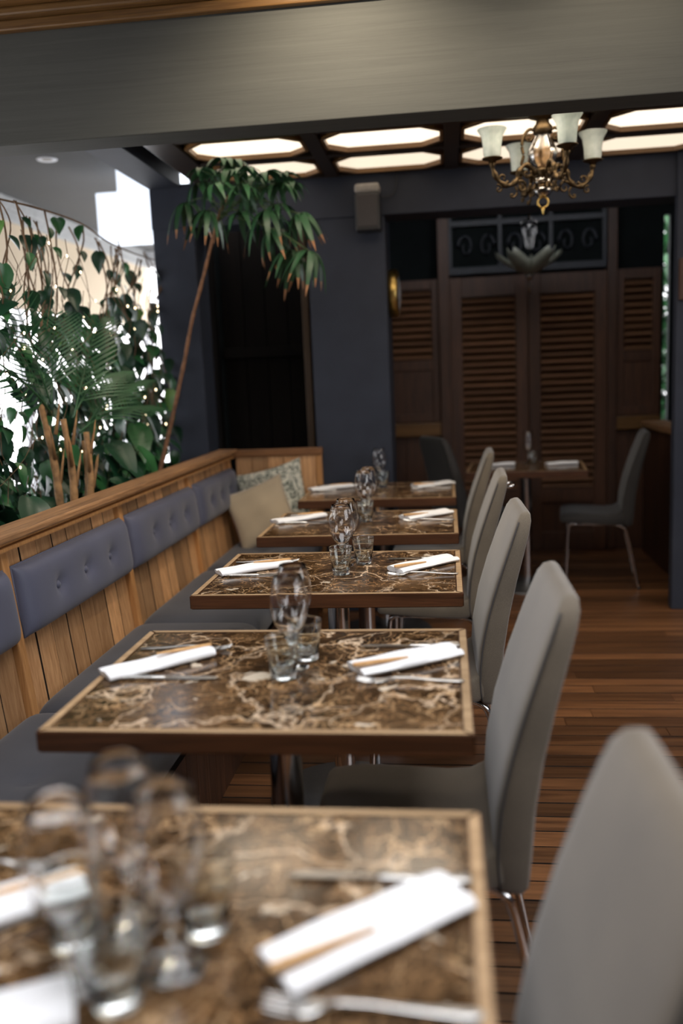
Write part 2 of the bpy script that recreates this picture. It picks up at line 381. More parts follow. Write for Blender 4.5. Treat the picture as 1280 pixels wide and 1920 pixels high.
# right wall with half wall; the slit to the garden is beside it
wr = MB()
wr.box(1.60, 1.68, 4.90, YW+.12, 0, 2.8)
tag(wr.build('wall_right', M_DARK), 'dark side wall right of the louvred doors', 'wall', kind=ST)
hw = thing('half_wall', (1.38, 5.20, 0), 'low timber clad counter wall at right of the louvred doors', 'half wall')
for k in range(12): MB().box(0, .015, k*.1+.002, k*.1+.098, 0, .90).build('plank', M_DOOR, hw)
MB().box(.015, .13, 0, 1.2, 0, .90).build('core', M_DARK, hw)
MB().box(-.03, .135, -.02, 1.2, .905, .945).build('cap', M_RAIL, hw, bevel=.004)
tag(MB().box(1.205, 1.30, 4.815, 4.83, 1.66, 1.87).build('wall_plaque', M_DOOR, bevel=.004), 'small dark brown plaque on the right pillar', 'plaque')

# louvred doors
def louvre(parent, x0, x1, z0, z1, yy, pitch=.049):
    n = int((z1-z0)/pitch)
    me = MB().box(0, x1-x0, -.026, .026, -.004, .004).mesh('slat', M_SLAT)
    for k in range(n): link('slat', me, parent, (x0, yy, z0+(k+.5)*(z1-z0)/n), (math.radians(38), 0, 0))
def door(x0, x1, n, label):
    t = thing(f'door_{n}', (x0, YW, 0), label, 'door', kind=ST); W = x1-x0; s = .085
    for a in (0, W-s): MB().box(a, a+s, -.02, .03, 0, 2.0).build('stile', M_DOOR, t, bevel=.004)
    for a, b_ in ((0, .14), (.36, .46), (1.86, 2.0)): MB().box(s, W-s, -.018, .028, a, b_).build('rail', M_DOOR, t, bevel=.003)
    MB().box(s, W-s, .0, .02, .14, .36).build('panel', M_DOOR, t)
    louvre(t, s, W-s, .46, 1.86, .005)
    MB().box(s, W-s, .028, .034, .46, 1.86).build('backing', M_BLACKWOOD, t)
door(.035, .585, 1, 'dark brown louvred door, left leaf of the pair')
door(.590, 1.135, 2, 'dark brown louvred door, right leaf of the pair')
for x0, x1, lab in ((-.045, .035, 'left'), (1.135, 1.20, 'right')):
    tag(MB().box(x0, x1, YW-.05, YW+.06, 0, 2.7).build('door_post', M_DOOR, bevel=.005), f'dark timber post {lab} of the louvred doors', 'post', kind=ST)
def shutter(x0, x1, n, label):
    t = thing(f'window_{n}', (x0, YW, 0), label, 'shutter', kind=ST); W = x1-x0; s = .05
    for a in (0, W-s): MB().box(a, a+s, -.02, .03, .98, 2.0).build('stile', M_DOOR, t, bevel=.004)
    for a, b_ in ((.98, 1.04), (1.36, 1.43), (1.93, 2.0)): MB().box(s, W-s, -.018, .028, a, b_).build('rail', M_DOOR, t, bevel=.003)
    MB().box(s, W-s, -.005, .02, 1.04, 1.36).build('panel', M_DOOR, t)
    louvre(t, s, W-s, 1.43, 1.93, .005, .046)
    MB().box(s, W-s, .028, .034, 1.43, 1.93).build('backing', M_BLACKWOOD, t)
    MB().box(-.0, W, -.05, .05, .88, .975).build('sill', M_GOLDWOOD, t, bevel=.006)
    for k in range(3):
        a = k*W/3; MB().box(a+.002, a+W/3-.002, 0, .03, 0, .875).build('plank', M_DOOR, t)
shutter(-.44, -.048, 1, 'dark half louvred shutter panel beside the wide pillar')
shutter(1.202, 1.50, 2, 'worn half louvred shutter panel beside the garden slit')
# carved transom
tp = thing('transom_fretwork', (.03, YW-.02, 2.02), 'carved dark blue fretwork transom above the louvred doors', 'transom', kind=ST)
M_FRET = plain('fret_paint', (.014, .018, .028), .5, var=.2)
MB().box(-.03, 1.13, .03, .05, 0, .70).build('backing', M_DARK, tp)
for a, b_ in ((0, .05), (.33, .37), (.60, .64)): MB().box(0, 1.10, -.01, .03, a, b_).build('rail', M_FRET, tp, bevel=.003)
for a in (0, .352, .704, 1.07): MB().box(a, a+.03, -.008, .03, .05, .60).build('mullion', M_FRET, tp, bevel=.003)
def torus(mb, cx, cz, rx, rz, r=.010, yy=.01, n=20):
    mb.tube([(cx+rx*math.cos(2*PI*k/n), yy, cz+rz*math.sin(2*PI*k/n)) for k in range(n+1)], r, 6, False)
for u in range(3):
    for k in range(3):
        mb = MB(); torus(mb, .085+u*.352+k*.103, .485, .052, .042)
        mb.tube([(.085+u*.352+k*.103-.05, .01, .40), (.085+u*.352+k*.103, .01, .445), (.085+u*.352+k*.103+.05, .01, .40)], .008, 6)
        mb.tube([(.085+u*.352+k*.103-.05, .01, .57), (.085+u*.352+k*.103, .01, .525), (.085+u*.352+k*.103+.05, .01, .57)], .008, 6)
        mb.build('fret', M_FRET, tp, True)
    for k in range(2):
        mb = MB(); cx = .125+u*.352+k*.15; sg = 1 if k else -1
        mb.tube([(cx+sg*(.055-.04*t)*math.cos(7*t), .008, .19+(.09-.065*t)*math.sin(7*t)) for t in [q/24 for q in range(25)]], [.012-.006*q/24 for q in range(25)], 6)
        mb.build('scroll', M_FRET, tp, True)

# dark window bay behind the bench end
wb = thing('window_3', (-1.36, 5.30, 0), 'dark timber framed window bay between the slate pillars', 'window', kind=ST)
for k in range(6): MB().box(k*.135+.003, k*.135+.132, .08, .10, .0, 2.4).build('plank', M_BLACKWOOD, wb)
MB().box(-.25, .9, .10, .14, 0, 2.5).build('backing', M_DARK, wb)
MB().box(0, .66, .04, .08, 1.48, 1.54).build('rail', M_BLACKWOOD, wb, bevel=.003)
MB().box(.525, .565, -.10, .0, .85, 2.2).build('frame', wood('bay_trim', (.06, .03, .012), (.16, .085, .03), 'z'), wb, bevel=.004)
MB().box(-.22, -.03, .0, .08, 0, 2.4).build('frame', M_BLACKWOOD, wb)
# left room beyond the planter
tag(MB().box(-6, -1.62, 1.2, 9.2, 2.66, 2.74).build('ceiling', M_GREYCEIL), 'plain grey ceiling of the side room behind the vines', 'ceiling', kind=ST)
XL = -3.0
wl = MB().box(XL-.1, XL, 1.5, 8.9, 1.92, 2.66).box(XL-.1, XL, 1.5, 8.9, 0, .45)
tag(wl.build('wall_left', M_CREAM), 'cream wall above the bright windows behind the vines', 'wall', kind=ST)
tag(MB().box(XL, XL+.05, 1.5, 8.9, 2.57, 2.66).box(XL, XL+.025, 1.5, 8.9, 2.50, 2.57).build('trim_2', plain('cornice_paint', (.4, .4, .4), .6, kind='world'), bevel=.006), 'white cornice at the top of the cream wall', 'cornice', kind=ST)
wn = thing('window_4', (XL, 1.5, .45), 'bright row of tall windows seen through the vines', 'window', kind=ST)
for k in range(9): MB().box(-.08, -.02, k*.92, k*.92+.06, 0, 1.47).build('mullion', M_WHITE, wn, bevel=.004)
MB().box(-.08, -.02, 0, 7.4, .70, .74).build('rail', M_WHITE, wn)
wf = MB().box(-2.35, -1.62, 8.8, 8.9, 0, 2.66).box(XL, -2.35, 8.8, 8.9, 0, .3).box(XL, -2.35, 8.8, 8.9, 2.5, 2.66)
tag(wf.build('wall_back', M_WHITE), 'white end wall of the side room', 'wall', kind=ST)
tag(MB().box(-6, -1.65, 1.2, 9.2, -.06, 0).build('floor', M_GREYCEIL), 'pale floor of the side room behind the planter', 'floor', kind=ST)
bk = thing('glowing_bulkhead', (-1.90, 5.35, 2.28), 'white bulkhead glowing in place of daylight under the grey ceiling beside the side beam', 'light box')
p0, p1 = at_y(178, 362, 5.35), at_y(292, 440, 5.35); p2 = at_y(213, 312, 5.35)
MB().box(p0.x+1.90, .30, 0, .35, p1.z-2.28, p0.z-2.28).build('lower_box', M_BULKHEAD_GLOW, bk, bevel=.006)
MB().box(p2.x+1.90, .30, .02, .33, p0.z-2.28, .38).build('upper_box', M_BULKHEAD_GLOW, bk, bevel=.006)
dl = thing('downlight', tuple(at_z(88, 299, 2.66)), 'small round downlight in the grey side room ceiling', 'downlight')
MB().lathe([(.03, 0), (.055, -.004), (.06, 0)], 20).build('trim_ring', M_WHITE, dl, True)
MB().lathe([(.0, -.001), (.03, -.001)], 20).build('lens', M_SPKTOP, dl)

# ================================================================== BENCH
XB = -1.20
LEAN = math.radians(6.0); PV = .40     # the bench back leans away from the seat
bays = [(.45, 1.35), (1.35, 2.25), (2.25, 3.13), (3.13, 4.03), (4.03, 4.84)]
bench = thing('banquette_bench', (XB, 0, 0), 'long oak panelled banquette bench running along the planter', 'bench')
pm = {}
for (a, b_) in bays:
    n = 8 if b_ < 4.5 else 7; wd = (b_-a-.035)/n
    for k in range(n):
        y0 = a+.018+k*wd; d = random.uniform(0, .004)
        MB().board(-.022, -d, y0+.0026, y0+wd-.0026, -.04, .508).build('plank', [M_PLANK, M_SOIL_JOINT_SHADE], bench, loc=(0, 0, PV), rot=(0, -LEAN, 0))
for yb in [q[0] for q in bays]+[4.826]:
    MB().box(-.022, .020, yb-.018, yb+.018, -.04, .508).build('batten', M_BATTEN, bench, bevel=.004, loc=(0, 0, PV), rot=(0, -LEAN, 0))
MB().box(-.035, -.0225, .3, 4.84, -.04, .508).build('backing', M_BLACKWOOD, bench, loc=(0, 0, PV), rot=(0, -LEAN, 0))
MB().box(-.100, .010, .3, 4.86, .937, .960).build('top_rail', M_RAIL, bench, bevel=.006)
MB().box(-.09, -.016, .3, 4.84, .923, .937).build('moulding', M_BATTEN, bench, bevel=.006)
MB().box(-.09, -.006, .3, 4.84, .909, .9225).build('bead', M_BATTEN, bench, bevel=.004)
# end panel across the seat
for k in range(5): MB().box(.0+k*.092+.0015, (k+1)*.092-.0015, 4.842, 4.862, .36, .915).build('plank', M_PLANK, bench, bevel=.0015, seg=1)
MB().box(.46, .495, 4.835, 4.865, 0, .915).build('end_post', M_BATTEN, bench, bevel=.004)
MB().box(-.05, .50, 4.825, 4.868, .915, .955).build('end_rail', M_RAILX, bench, bevel=.005)
# seat box and front boards
MB().box(0, .46, .3, 4.84, .33, .375).build('seat_board', M_BLACKWOOD, bench)
for k in range(46): MB().box(.42, .44, .31+k*.098, .31+k*.098+.095, 0.0, .33).build('front_plank', M_DOOR, bench)

ordc = ['cushion at the left edge of the photo by the nearest table', 'cushion cropped by the left edge of the photo', 'largest cushion in view, with three buttons left of the second table', 'middle cushion, left of the third table', 'farthest cushion beside the throw pillows']
def back_cushion(y0, y1, label):
    L_ = y1-y0-.046; Hh = .205; yc = (y0+y1)/2
    t = thing('back_cushion', (XB-math.sin(LEAN)*.353+.003, yc, PV+math.cos(LEAN)*.353), 'slate blue buttoned back '+label, 'cushion', 'buttoned back cushions on the bench', (0, -LEAN, 0))
    NU, NV = 56, 20; btn = [(-.25*L_, 0), (0, 0), (.25*L_, 0)]
    def dep(u, v):
        e = (1-abs(u)**14)**.5*(1-abs(v)**6)**.5 if abs(u) < 1 and abs(v) < 1 else 0
        d = .016+.044*e
        for by, bz in btn:
            r2 = ((u*L_/2-by)**2+(v*Hh/2-bz)**2)
            d -= e*(.022*math.exp(-r2/.0005)+.008*math.exp(-r2/.004))
        return d
    vs = []; fs = []
    for i in range(NU+1):
        for j in range(NV+1):
            u = math.sin((2*i/NU-1)*PI/2); v = math.sin((2*j/NV-1)*PI/2)
            vs.append((dep(u, v), u*L_/2, v*Hh/2))
    for i in range(NU):
        for j in range(NV): a = i*(NV+1)+j; fs.append((a, a+NV+1, a+NV+2, a+1))
    mb = MB().add(vs, fs)
    rim = [i*(NV+1) for i in range(NU+1)]+[NU*(NV+1)+j for j in range(1, NV+1)]+[i*(NV+1)+NV for i in range(NU-1, -1, -1)]+[j for j in range(NV-1, 0, -1)]
    n = len(mb.v); mb.v += [(0, mb.v[k][1], mb.v[k][2]) for k in rim]
    R_ = len(rim); mb.f += [(rim[k], n+k, n+(k+1) % R_, rim[(k+1) % R_]) for k in range(R_)]; mb.mi += [0]*R_
    mb.build('cover', M_VINYL, t, True)
    mb = MB(); pts = [(.014, mb_[0], mb_[1]) for mb_ in [(-L_/2, -Hh/2), (-L_/2, Hh/2), (L_/2, Hh/2), (L_/2, -Hh/2), (-L_/2, -Hh/2)]]
    MB().tube(pts, .0035, 6).build('piping', M_VINYL, t, True)
    for by, bz in btn:
        MB().lathe([(.0, .012), (.007, .011), (.0115, .007), (.013, .002), (.012, -.004)], 16, (0, 0, 0), axis='x').build('button', M_VINYL, t, True, loc=(dep(2*by/L_, 0)+.005, by, bz))
for (a, b_), lab in zip(bays, ordc): back_cushion(a, b_, lab)
seatl = ['seat cushion under the nearest table', 'seat cushion at the lower left between the two nearest tables', 'seat cushion left of the second table', 'seat cushion between the third and fourth tables', 'seat cushion under the throw pillows']
for (a, b_), lab in zip(bays, seatl):
    t = thing('seat_cushion', (XB+.24, (a+b_)/2, .376), 'charcoal padded bench '+lab, 'cushion', 'bench seat cushions')
    L_ = b_-a-.006; W = .475; NU, NV = 44, 28; btn = [(-.22*L_, -.02), (.22*L_, -.02), (0, -.02)]
    def dep(u, v):
        e = (1-abs(u)**16)**.5*(1-abs(v)**12)**.5 if abs(u) < 1 and abs(v) < 1 else 0
        d = .02+.064*e
        for by, bx in btn: r2 = (u*L_/2-by)**2+(v*W/2-bx)**2; d -= e*(.016*math.exp(-r2/.0008)+.006*math.exp(-r2/.006))
        return d
    vs = []; fs = []
    for i in range(NU+1):
        for j in range(NV+1):
            u = math.sin((2*i/NU-1)*PI/2); v = math.sin((2*j/NV-1)*PI/2); vs.append((v*W/2, u*L_/2, dep(u, v)))
    for i in range(NU):
        for j in range(NV): q = i*(NV+1)+j; fs.append((q, q+1, q+NV+2, q+NV+1))
    MB().add(vs, fs).build('cover', M_SEATFAB, t, True)
    MB().box(-W/2, W/2, -L_/2, L_/2, 0, .02).build('base_fabric', M_SEATFAB, t)
    for by, bx in btn: MB().lathe([(.0, .004), (.006, .003), (.009, 0), (.009, -.004)], 12).build('button', M_SEATFAB, t, True, loc=(bx, by, dep(2*by/L_, 2*bx/W)))

# throw pillows
def pillow_mesh(S, T, mat, name, n=26):
    mb = MB(); vs = []; fs = []
    for sgn in (1, -1):
        o = len(vs)
        for i in range(n+1):
            for j in range(n+1):
                u, v = 2*i/n-1, 2*j/n-1; px = u*(1-.10*(1-u*u)*0-.09*(1-abs(v))*0)
                pinch = 1-.085*(1-u*u)*abs(v)**2; pinch2 = 1-.085*(1-v*v)*abs(u)**2
                th = T*((1-u*u)*(1-v*v))**.42*(1+.07*math.sin(5*u+2*v)+.05*math.sin(9*v-3*u))
                vs.append((u*S/2*pinch2, sgn*th, v*S/2*pinch))
        for i in range(n):
            for j in range(n):
                a = o+i*(n+1)+j; q = (a, a+n+1, a+n+2, a+1); fs.append(q if sgn < 0 else q[::-1])
    mb.add(vs, fs); me = mb.mesh(name, mat, True)
    bm = bmesh.new(); bm.from_mesh(me); bmesh.ops.remove_doubles(bm, verts=bm.verts[:], dist=1e-5); bm.to_mesh(me); bm.free(); return me
def print_mat():
    mt, nt, b, N, L = new_mat('printed_cotton'); setp(b, .9)
    v = coords(N, L, (1, 1, 1), False, 'obj'); n1 = noise(N, L, v, 14, 5, 1.6, .7); n2 = noise(N, L, v, 60, 3)
    a = ramp(N, L, n1, [(.47, (.62, .60, .50)), (.50, (.035, .06, .05)), (.53, (.035, .06, .05)), (.56, (.62, .60, .50))])
    b2 = ramp(N, L, n2, [(.60, (1, 1, 1)), (.66, (.25, .30, .26))])
    L.new(mixc(N, L, 1.0, a, b2, 'MULTIPLY'), b.inputs['Base Color']); return mt
t = thing('throw_pillow', (-.965, 4.72, .675), 'white throw pillow with dark green branch print at the bench end', 'pillow', rot=(math.radians(-14), math.radians(-14), math.radians(-4)))
link('cover', pillow_mesh(.40, .065, print_mat(), 'cover'), t)
t = thing('throw_pillow', (-1.005, 4.56, .63), 'plain beige linen throw pillow leaning on the printed pillow', 'pillow', rot=(math.radians(-20), math.radians(-20), math.radians(8)))
link('cover', pillow_mesh(.345, .062, M_TAUPE, 'cover'), t)

# ================================================================== TABLES
TX0, TX1 = -.737, .033; TW = TX1-TX0; TXC = (TX0+TX1)/2
TY = {1: (.527, 1.135), 2: (1.389, 2.003), 3: (2.335, 2.925), 4: (3.219, 3.809), 5: (4.165, 4.80)}
WHICH = {1: 'the nearest table', 2: 'the second table from the camera', 3: 'the third table from the camera', 4: 'the fourth table from the camera', 5: 'the farthest bench table', 6: 'the table by the louvred doors'}
def table(n, cx, cy, W, D, label, rz=0):
    t = thing('dining_table', (cx, cy, 0), label, 'table', 'marble topped dining tables', (0, 0, rz))
    e = .020; hw, hd = W/2, D/2; z0, z1 = .714, .75
    MB().box(-hw+e+.0008, hw-e-.0008, -hd+e+.0008, hd-e-.0008, z0, z1-.0005).build('table_top', M_MARBLE, t)
    def edge(pts):   # mitred edge strip: four outline points (outer a, outer b, inner b, inner a)
        v = [(*p, z0-.004) for p in pts]+[(*p, z1) for p in pts]; mb = MB()
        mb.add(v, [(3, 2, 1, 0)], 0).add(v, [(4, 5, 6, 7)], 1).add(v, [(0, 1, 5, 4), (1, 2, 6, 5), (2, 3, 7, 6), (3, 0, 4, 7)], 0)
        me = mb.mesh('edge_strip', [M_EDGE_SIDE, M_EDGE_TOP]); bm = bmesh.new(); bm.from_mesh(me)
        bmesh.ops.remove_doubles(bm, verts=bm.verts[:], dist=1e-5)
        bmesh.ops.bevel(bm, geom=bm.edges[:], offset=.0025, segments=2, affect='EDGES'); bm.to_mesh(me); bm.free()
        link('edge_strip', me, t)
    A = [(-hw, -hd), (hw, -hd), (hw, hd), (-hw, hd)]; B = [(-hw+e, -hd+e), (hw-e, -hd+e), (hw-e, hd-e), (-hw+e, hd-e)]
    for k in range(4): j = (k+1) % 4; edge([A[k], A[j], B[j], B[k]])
    MB().box(-.19, .19, -.19, .19, .702, .714).build('mount_plate', M_DARKSTEEL, t, bevel=.003)
    MB().lathe([(.034, .02), (.034, .705)], 28).build('pole', M_CHROME, t, True)
    MB().lathe([(0.0, 0), (.243, 0), (.245, .006), (.235, .014), (.06, .024), (.036, .034), (.0, .034)], 48).build('base_disc', M_DARKSTEEL, t, True)
    return t
tl = {1: 'brown marble dining table nearest the camera, cropped by the frame', 2: 'brown marble dining table, second from the camera', 3: 'brown marble dining table, third from the camera, in sharp focus', 4: 'brown marble dining table, fourth from the camera', 5: 'brown marble dining table, farthest in the bench row by the pillar', 6: 'small marble dining table standing in front of the louvred doors'}
for n, (a, b_) in TY.items(): table(n, TXC, (a+b_)/2, TW, b_-a, tl[n])
T6 = (.47, 5.42); table(6, T6[0], T6[1], .70, .56, tl[6], math.radians(-5))

# ================================================================== CHAIRS
def chair_proto():
    t = thing('dining_chair', (0, 0, 0), 'x', 'chair', 'taupe upholstered dining chairs')
    # seat: rings along x
    P = [(-.225, .432, .010, .150), (-.222, .434, .022, .178), (-.21, .434, .030, .190), (-.15, .436, .034, .200), (-.05, .430, .035, .204), (.05, .424, .036, .203), (.10, .426, .040, .200), (.14, .440, .050, .196), (.165, .455, .05, .190)]
    MB().loft([sring(x, 0, z, w_, th, 36, .3, 'yz') for x, z, th, w_ in P]).build('seat', M_CHAIR, t, True)
    # backrest: rings along z  (x centre, half thickness, half width)
    B = [(.385, .165, .006, .178), (.388, .165, .022, .188), (.40, .165, .032, .193), (.46, .165, .038, .196), (.55, .172, .038, .198), (.65, .190, .036, .199), (.75, .216, .032, .197), (.84, .244, .028, .191), (.89, .260, .025, .184), (.92, .269, .022, .175), (.938, .274, .016, .160), (.945, .276, .007, .140)]
    pts = []
    rings = []
    for z, x, th, w_ in B: rings.append(sring(x, 0, z, th, w_, 36, .22, 'xy'))
    MB().loft(rings).build('backrest', M_CHAIR, t, True)
    for s in (-1, 1):
        pp = [(x-th*.72, s*(w_+.0005), z) for z, x, th, w_ in B[2:-2]]
        MB().tube(bez(pp, 20), .0028, 6).build('piping', M_CHAIRD, t, True)
    for s in (-1, 1):
        y = s*.165
        MB().tube(bez([(-.195, s*.175, 0), (-.185, y+s*.003, .2), (-.178, y, .36), (-.165, y, .392), (-.13, y, .40), (.0, y, .396), (.10, y, .392), (.145, y, .375), (.168, y, .33), (.20, y+s*.003, .17), (.232, s*.176, 0)], 50), .0095, 10).build('leg_frame', M_CHROME, t, True)
        for fx, fy in ((-.195, s*.175), (.232, s*.176)): MB().lathe([(0, 0), (.012, 0), (.012, .012), (0, .014)], 12, (fx, fy, 0)).build('foot_cap', M_BLACK, t, True)
    for x, z in ((-.12, .398), (.08, .392)): MB().tube([(x, -.165, z), (x, .165, z)], .008, 8).build('cross_bar', M_CHROME, t, True)
    return t
chair0 = chair_proto(); chair_used = []
def chair(loc, rz, label, handle=False):
    o = chair0 if not chair_used else copy_tree(chair0); chair_used.append(o)
    o.location = loc; o.rotation_euler = (0, 0, rz); o['label'] = label
    if handle:
        MB().tube(bez([(.285, -.05, .885), (.315, -.05, .893), (.318, 0, .894), (.315, .05, .893), (.285, .05, .885)], 16), .006, 8).build('handle', M_CHROME, o, True)
    return o
cl = {1: 'taupe upholstered chair nearest the camera, blurred at the lower right', 2: 'taupe upholstered chair pushed under the second table', 3: 'taupe upholstered chair at the third table', 4: 'taupe upholstered chair at the fourth table', 5: 'taupe upholstered chair at the farthest table of the row'}
for n in (2, 1, 3, 4, 5):
    a, b_ = TY[n]; chair((-.065, (a+b_)/2+{1: -.02}.get(n, 0), 0), random.uniform(-.03, .03), cl[n], n in (1, 4))
CH6 = chair((.91, 5.50, 0), -.12, 'taupe upholstered chair in painted shade right of the table by the louvred doors')
CH7 = chair((.15, 5.60, 0), PI+.45, 'taupe upholstered chair in painted shade left of the table by the louvred doors')
for c_ in (CH6, CH7):  # dimness painted in by swapping the fabric
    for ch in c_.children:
        if ch.name.split('.')[0] in ('seat', 'backrest'): ch.material_slots[0].link = 'OBJECT'; ch.material_slots[0].material = M_CHAIR_SHADED

# ================================================================== TABLE SETTINGS
def nap_mesh(seed):
    r = random.Random(seed); n = 22; Lh = .118; rings = []
    prof = [(-.038, .004), (-.040, .010), (-.036, .016), (-.022, .0195), (-.008, .019), (.002, .017), (.008, .0145), (.012, .0125), (.016, .0145), (.024, .0165), (.034, .014), (.039, .008), (.037, .003), (.030, .0008), (.006, .0008), (.0, .003), (-.006, .0008), (-.030, .0008)]
    ph = r.uniform(0, 6)
    for k in range(n+1):
        u = -1+2*k/n; s = 1-.03*abs(u)**3; hz = 1+.10*math.sin(2.2*u+ph)+.05*math.sin(6*u+ph); tw = .004*math.sin(1.5*u+ph)
        if abs(u) == 1: hz *= .93
        rings.append([(u*Lh+(.004*(z/.02) if abs(u) == 1 else 0)*u, y_*s+tw, z*hz) for y_, z in prof])
    return MB().loft(rings)
nap_meshes = [smooth_by_angle(nap_mesh(k).mesh('napkin', M_NAPKIN), 1.0) for k in range(4)]
def stick_mesh():
    mb = MB()
    mb.loft([sring(x, 0, 0, w_, h, 10, .7, 'yz') for x, w_, h in ((-.065, .003, .002), (-.062, .0065, .0042), (-.02, .006, .004), (.03, .0042, .003), (.062, .0025, .002), (.064, .001, .001))]); return mb.mesh('wooden_stick', M_STICK, True)
STICK = stick_mesh()
def knife_proto():
    t = thing('table_knife', (0, 0, 0), 'x', 'knife', 'steel table knives')
    # along x, blade at -x, handle +x, total .22
    MB().loft([sring(x, 0, .004, w_, h, 12, .6, 'yz') for x, w_, h in ((.0, .004, .0025), (.004, .0062, .0034), (.03, .0068, .0036), (.09, .0085, .0038), (.108, .0085, .0034), (.111, .005, .002))]).build('handle', M_STEEL, t, True)
    MB().loft([[(x, y0, .0035-h), (x, y1, .0035-h*.3), (x, y1, .0035+h*.3), (x, y0, .0035+h)] for x, y0, y1, h in ((.0, -.004, .004, .002), (-.015, -.005, .006, .0016), (-.05, -.005, .0095, .0013), (-.09, -.005, .0095, .0011), (-.103, -.0045, .006, .001), (-.109, -.003, .0, .0008))]).build('blade', M_STEEL, t)
    return t
def fork_proto():
    t = thing('table_fork', (0, 0, 0), 'x', 'fork', 'steel table forks')
    MB().loft([sring(x, 0, z, w_, h, 12, .6, 'yz') for x, w_, h, z in ((-.045, .0045, .0018, .0065), (-.03, .003, .002, .009), (.0, .003, .002, .0085), (.05, .005, .0018, .0045), (.09, .0075, .0017, .003), (.103, .0065, .0016, .003), (.106, .003, .001, .003))]).build('handle', M_STEEL, t, True)
    MB().loft([sring(x, 0, z, w_, .0012, 12, .6, 'yz') for x, w_, z in ((-.043, .0042, .0067), (-.055, .0115, .0035), (-.066, .0125, .0025), (-.070, .0122, .0026))]).build('head', M_STEEL, t, True)
    for k in range(4):
        y = (k-1.5)*.0070
        MB().tube([(-.068, y, .0026), (-.085, y, .0035), (-.100, y*.95, .0068), (-.106, y*.93, .0088)], [.0017, .0016, .0013, .0007], 6).build('tine', M_STEEL, t, True)
    return t
KN, FK = [], []
kn0, fk0 = knife_proto(), fork_proto()
def put(proto, used, loc, rz, label):
    o = proto if not used else copy_tree(proto); used.append(o); o.location = loc; o.rotation_euler = (0, 0, rz); o['label'] = label
    return o
def setting(n, side, nx, ny, na, kx=None, ky=None, fx=None, fy=None, z=.7505, rot=0):
    where = f'{side} side of {WHICH[n]}'
    tag(link('napkin', nap_meshes[(n+len(side)) % 4], None, (nx, ny, z), (0, 0, na+(PI if side == 'right' else 0))), f'white folded cloth napkin on the {where}', 'napkin', 'folded napkins on the tables')
    dx, dy = math.cos(na), math.sin(na); sg = -1 if side == 'right' else 1
    off = -.012 if side == 'right' else .012
    tag(link('wooden_stick', STICK, None, (nx+dx*sg*.066+sg*-dy*.012, ny+dy*sg*.066+sg*dx*.012, z+.0195), (0, math.radians(-3)*sg, na+(PI if side != 'right' else 0))), f'wooden stick on the napkin at the {where}', 'stick', 'wooden sticks on the napkins')
    if kx is not None: put(kn0, KN, (kx, ky, z), 0 if side == 'right' else PI, f'steel knife at the {where}')
    if fx is not None: put(fk0, FK, (fx, fy, z), 0 if side == 'right' else PI, f'steel fork at the {where}')
def zt(x, y): p = at_z(x, y, .75); return p.x, p.y
nap_px = {1: ((-40, 1730), (697, 1755)), 2: ((297, 1248), (762, 1243)), 3: ((477, 1069), (795, 1062)), 4: ((560, 975), (800, 968)), 5: ((620, 917), (812, 911))}
for n in TY:
    (lx, ly), (rx, ry) = nap_px[n]; yc = sum(TY[n])/2
    a, b_ = zt(lx, ly); c, d = zt(rx, ry)
    aL, aR = math.radians({1: 38, 2: 40, 3: 33, 4: 40, 5: 30}[n]), math.radians({1: 39, 2: 33, 3: 44, 4: 40, 5: 35}[n])
    setting(n, 'left', a, b_, aL, -.585, b_-.085, -.60, b_+.110)
    setting(n, 'right', c, d, aR, -.095, d+.105, -.085, d-.115)
c, d = zt(-10, 1925)
tag(link('napkin', nap_meshes[1], None, (c-.04, d-.03, .7505), (0, 0, math.radians(28))), 'white folded napkin at the lower left corner of the nearest table', 'napkin', 'folded napkins on the tables')
for side, px, an in (('left', (935, 873), 12), ('right', (1052, 871), 14)):
    a, b_ = zt(*px); tag(link('napkin', nap_meshes[2 if side == 'left' else 3], None, (a, b_, .7505), (0, 0, math.radians(an)), (.8, .8, 1)), f'white folded cloth napkin on the {side} side of the table by the louvred doors', 'napkin', 'folded napkins on the tables')

# glassware
TUMB = smooth_by_angle(MB().lathe([(0, .0), (.021, .0), (.0245, .002), (.0255, .006), (.030, .040), (.0355, .084), (.0362, .0855), (.0355, .0868), (.0345, .0855), (.0335, .080), (.0285, .045), (.0235, .018), (.020, .0135), (0, .0125)], 40).mesh('tumbler', M_TGLASS), 1.2)
WINE = MB().lathe([(0, .0), (.030, .0), (.0335, .0012), (.034, .0022), (.032, .003), (.020, .0045), (.008, .008), (.0042, .015), (.0036, .03), (.0036, .045), (.0042, .054), (.008, .061), (.018, .073), (.029, .090), (.0370, .112), (.0398, .132), (.0382, .156), (.0335, .180), (.0288, .197), (.0285, .1975), (.0282, .197), (.0329, .180), (.0376, .156), (.0392, .132), (.0364, .1122), (.0284, .0905), (.017, .0745), (.007, .0645), (0, .0625)], 40).mesh('wine_glass', M_GLASS, True)
def tumbler(x, y, lab, s=1.0): return tag(link('tumbler', TUMB, None, (x, y, .7503), None, (s, s, s)), lab, 'tumbler', 'clear tumblers on the tables')
def wine(x, y, lab, s=1.0): return tag(link('wine_glass', WINE, None, (x, y, .7503), None, (s, s, s)), lab, 'wine glass', 'clear wine glasses on the tables')
tumbler(*zt(222, 1880), 'clear tumbler at the front of the cluster on the nearest table')
tumbler(*zt(388, 1746), 'clear tumbler at the right of the cluster on the nearest table')
tumbler(*zt(140, 1768), 'clear tumbler at the left of the cluster on the nearest table')
wine(*zt(138, 1842), 'wine glass at the left of the cluster on the nearest table')
wine(*zt(328, 1812), 'wine glass at the right of the cluster on the nearest table')
wine(*zt(247, 1735), 'wine glass at the back of the cluster on the nearest table')
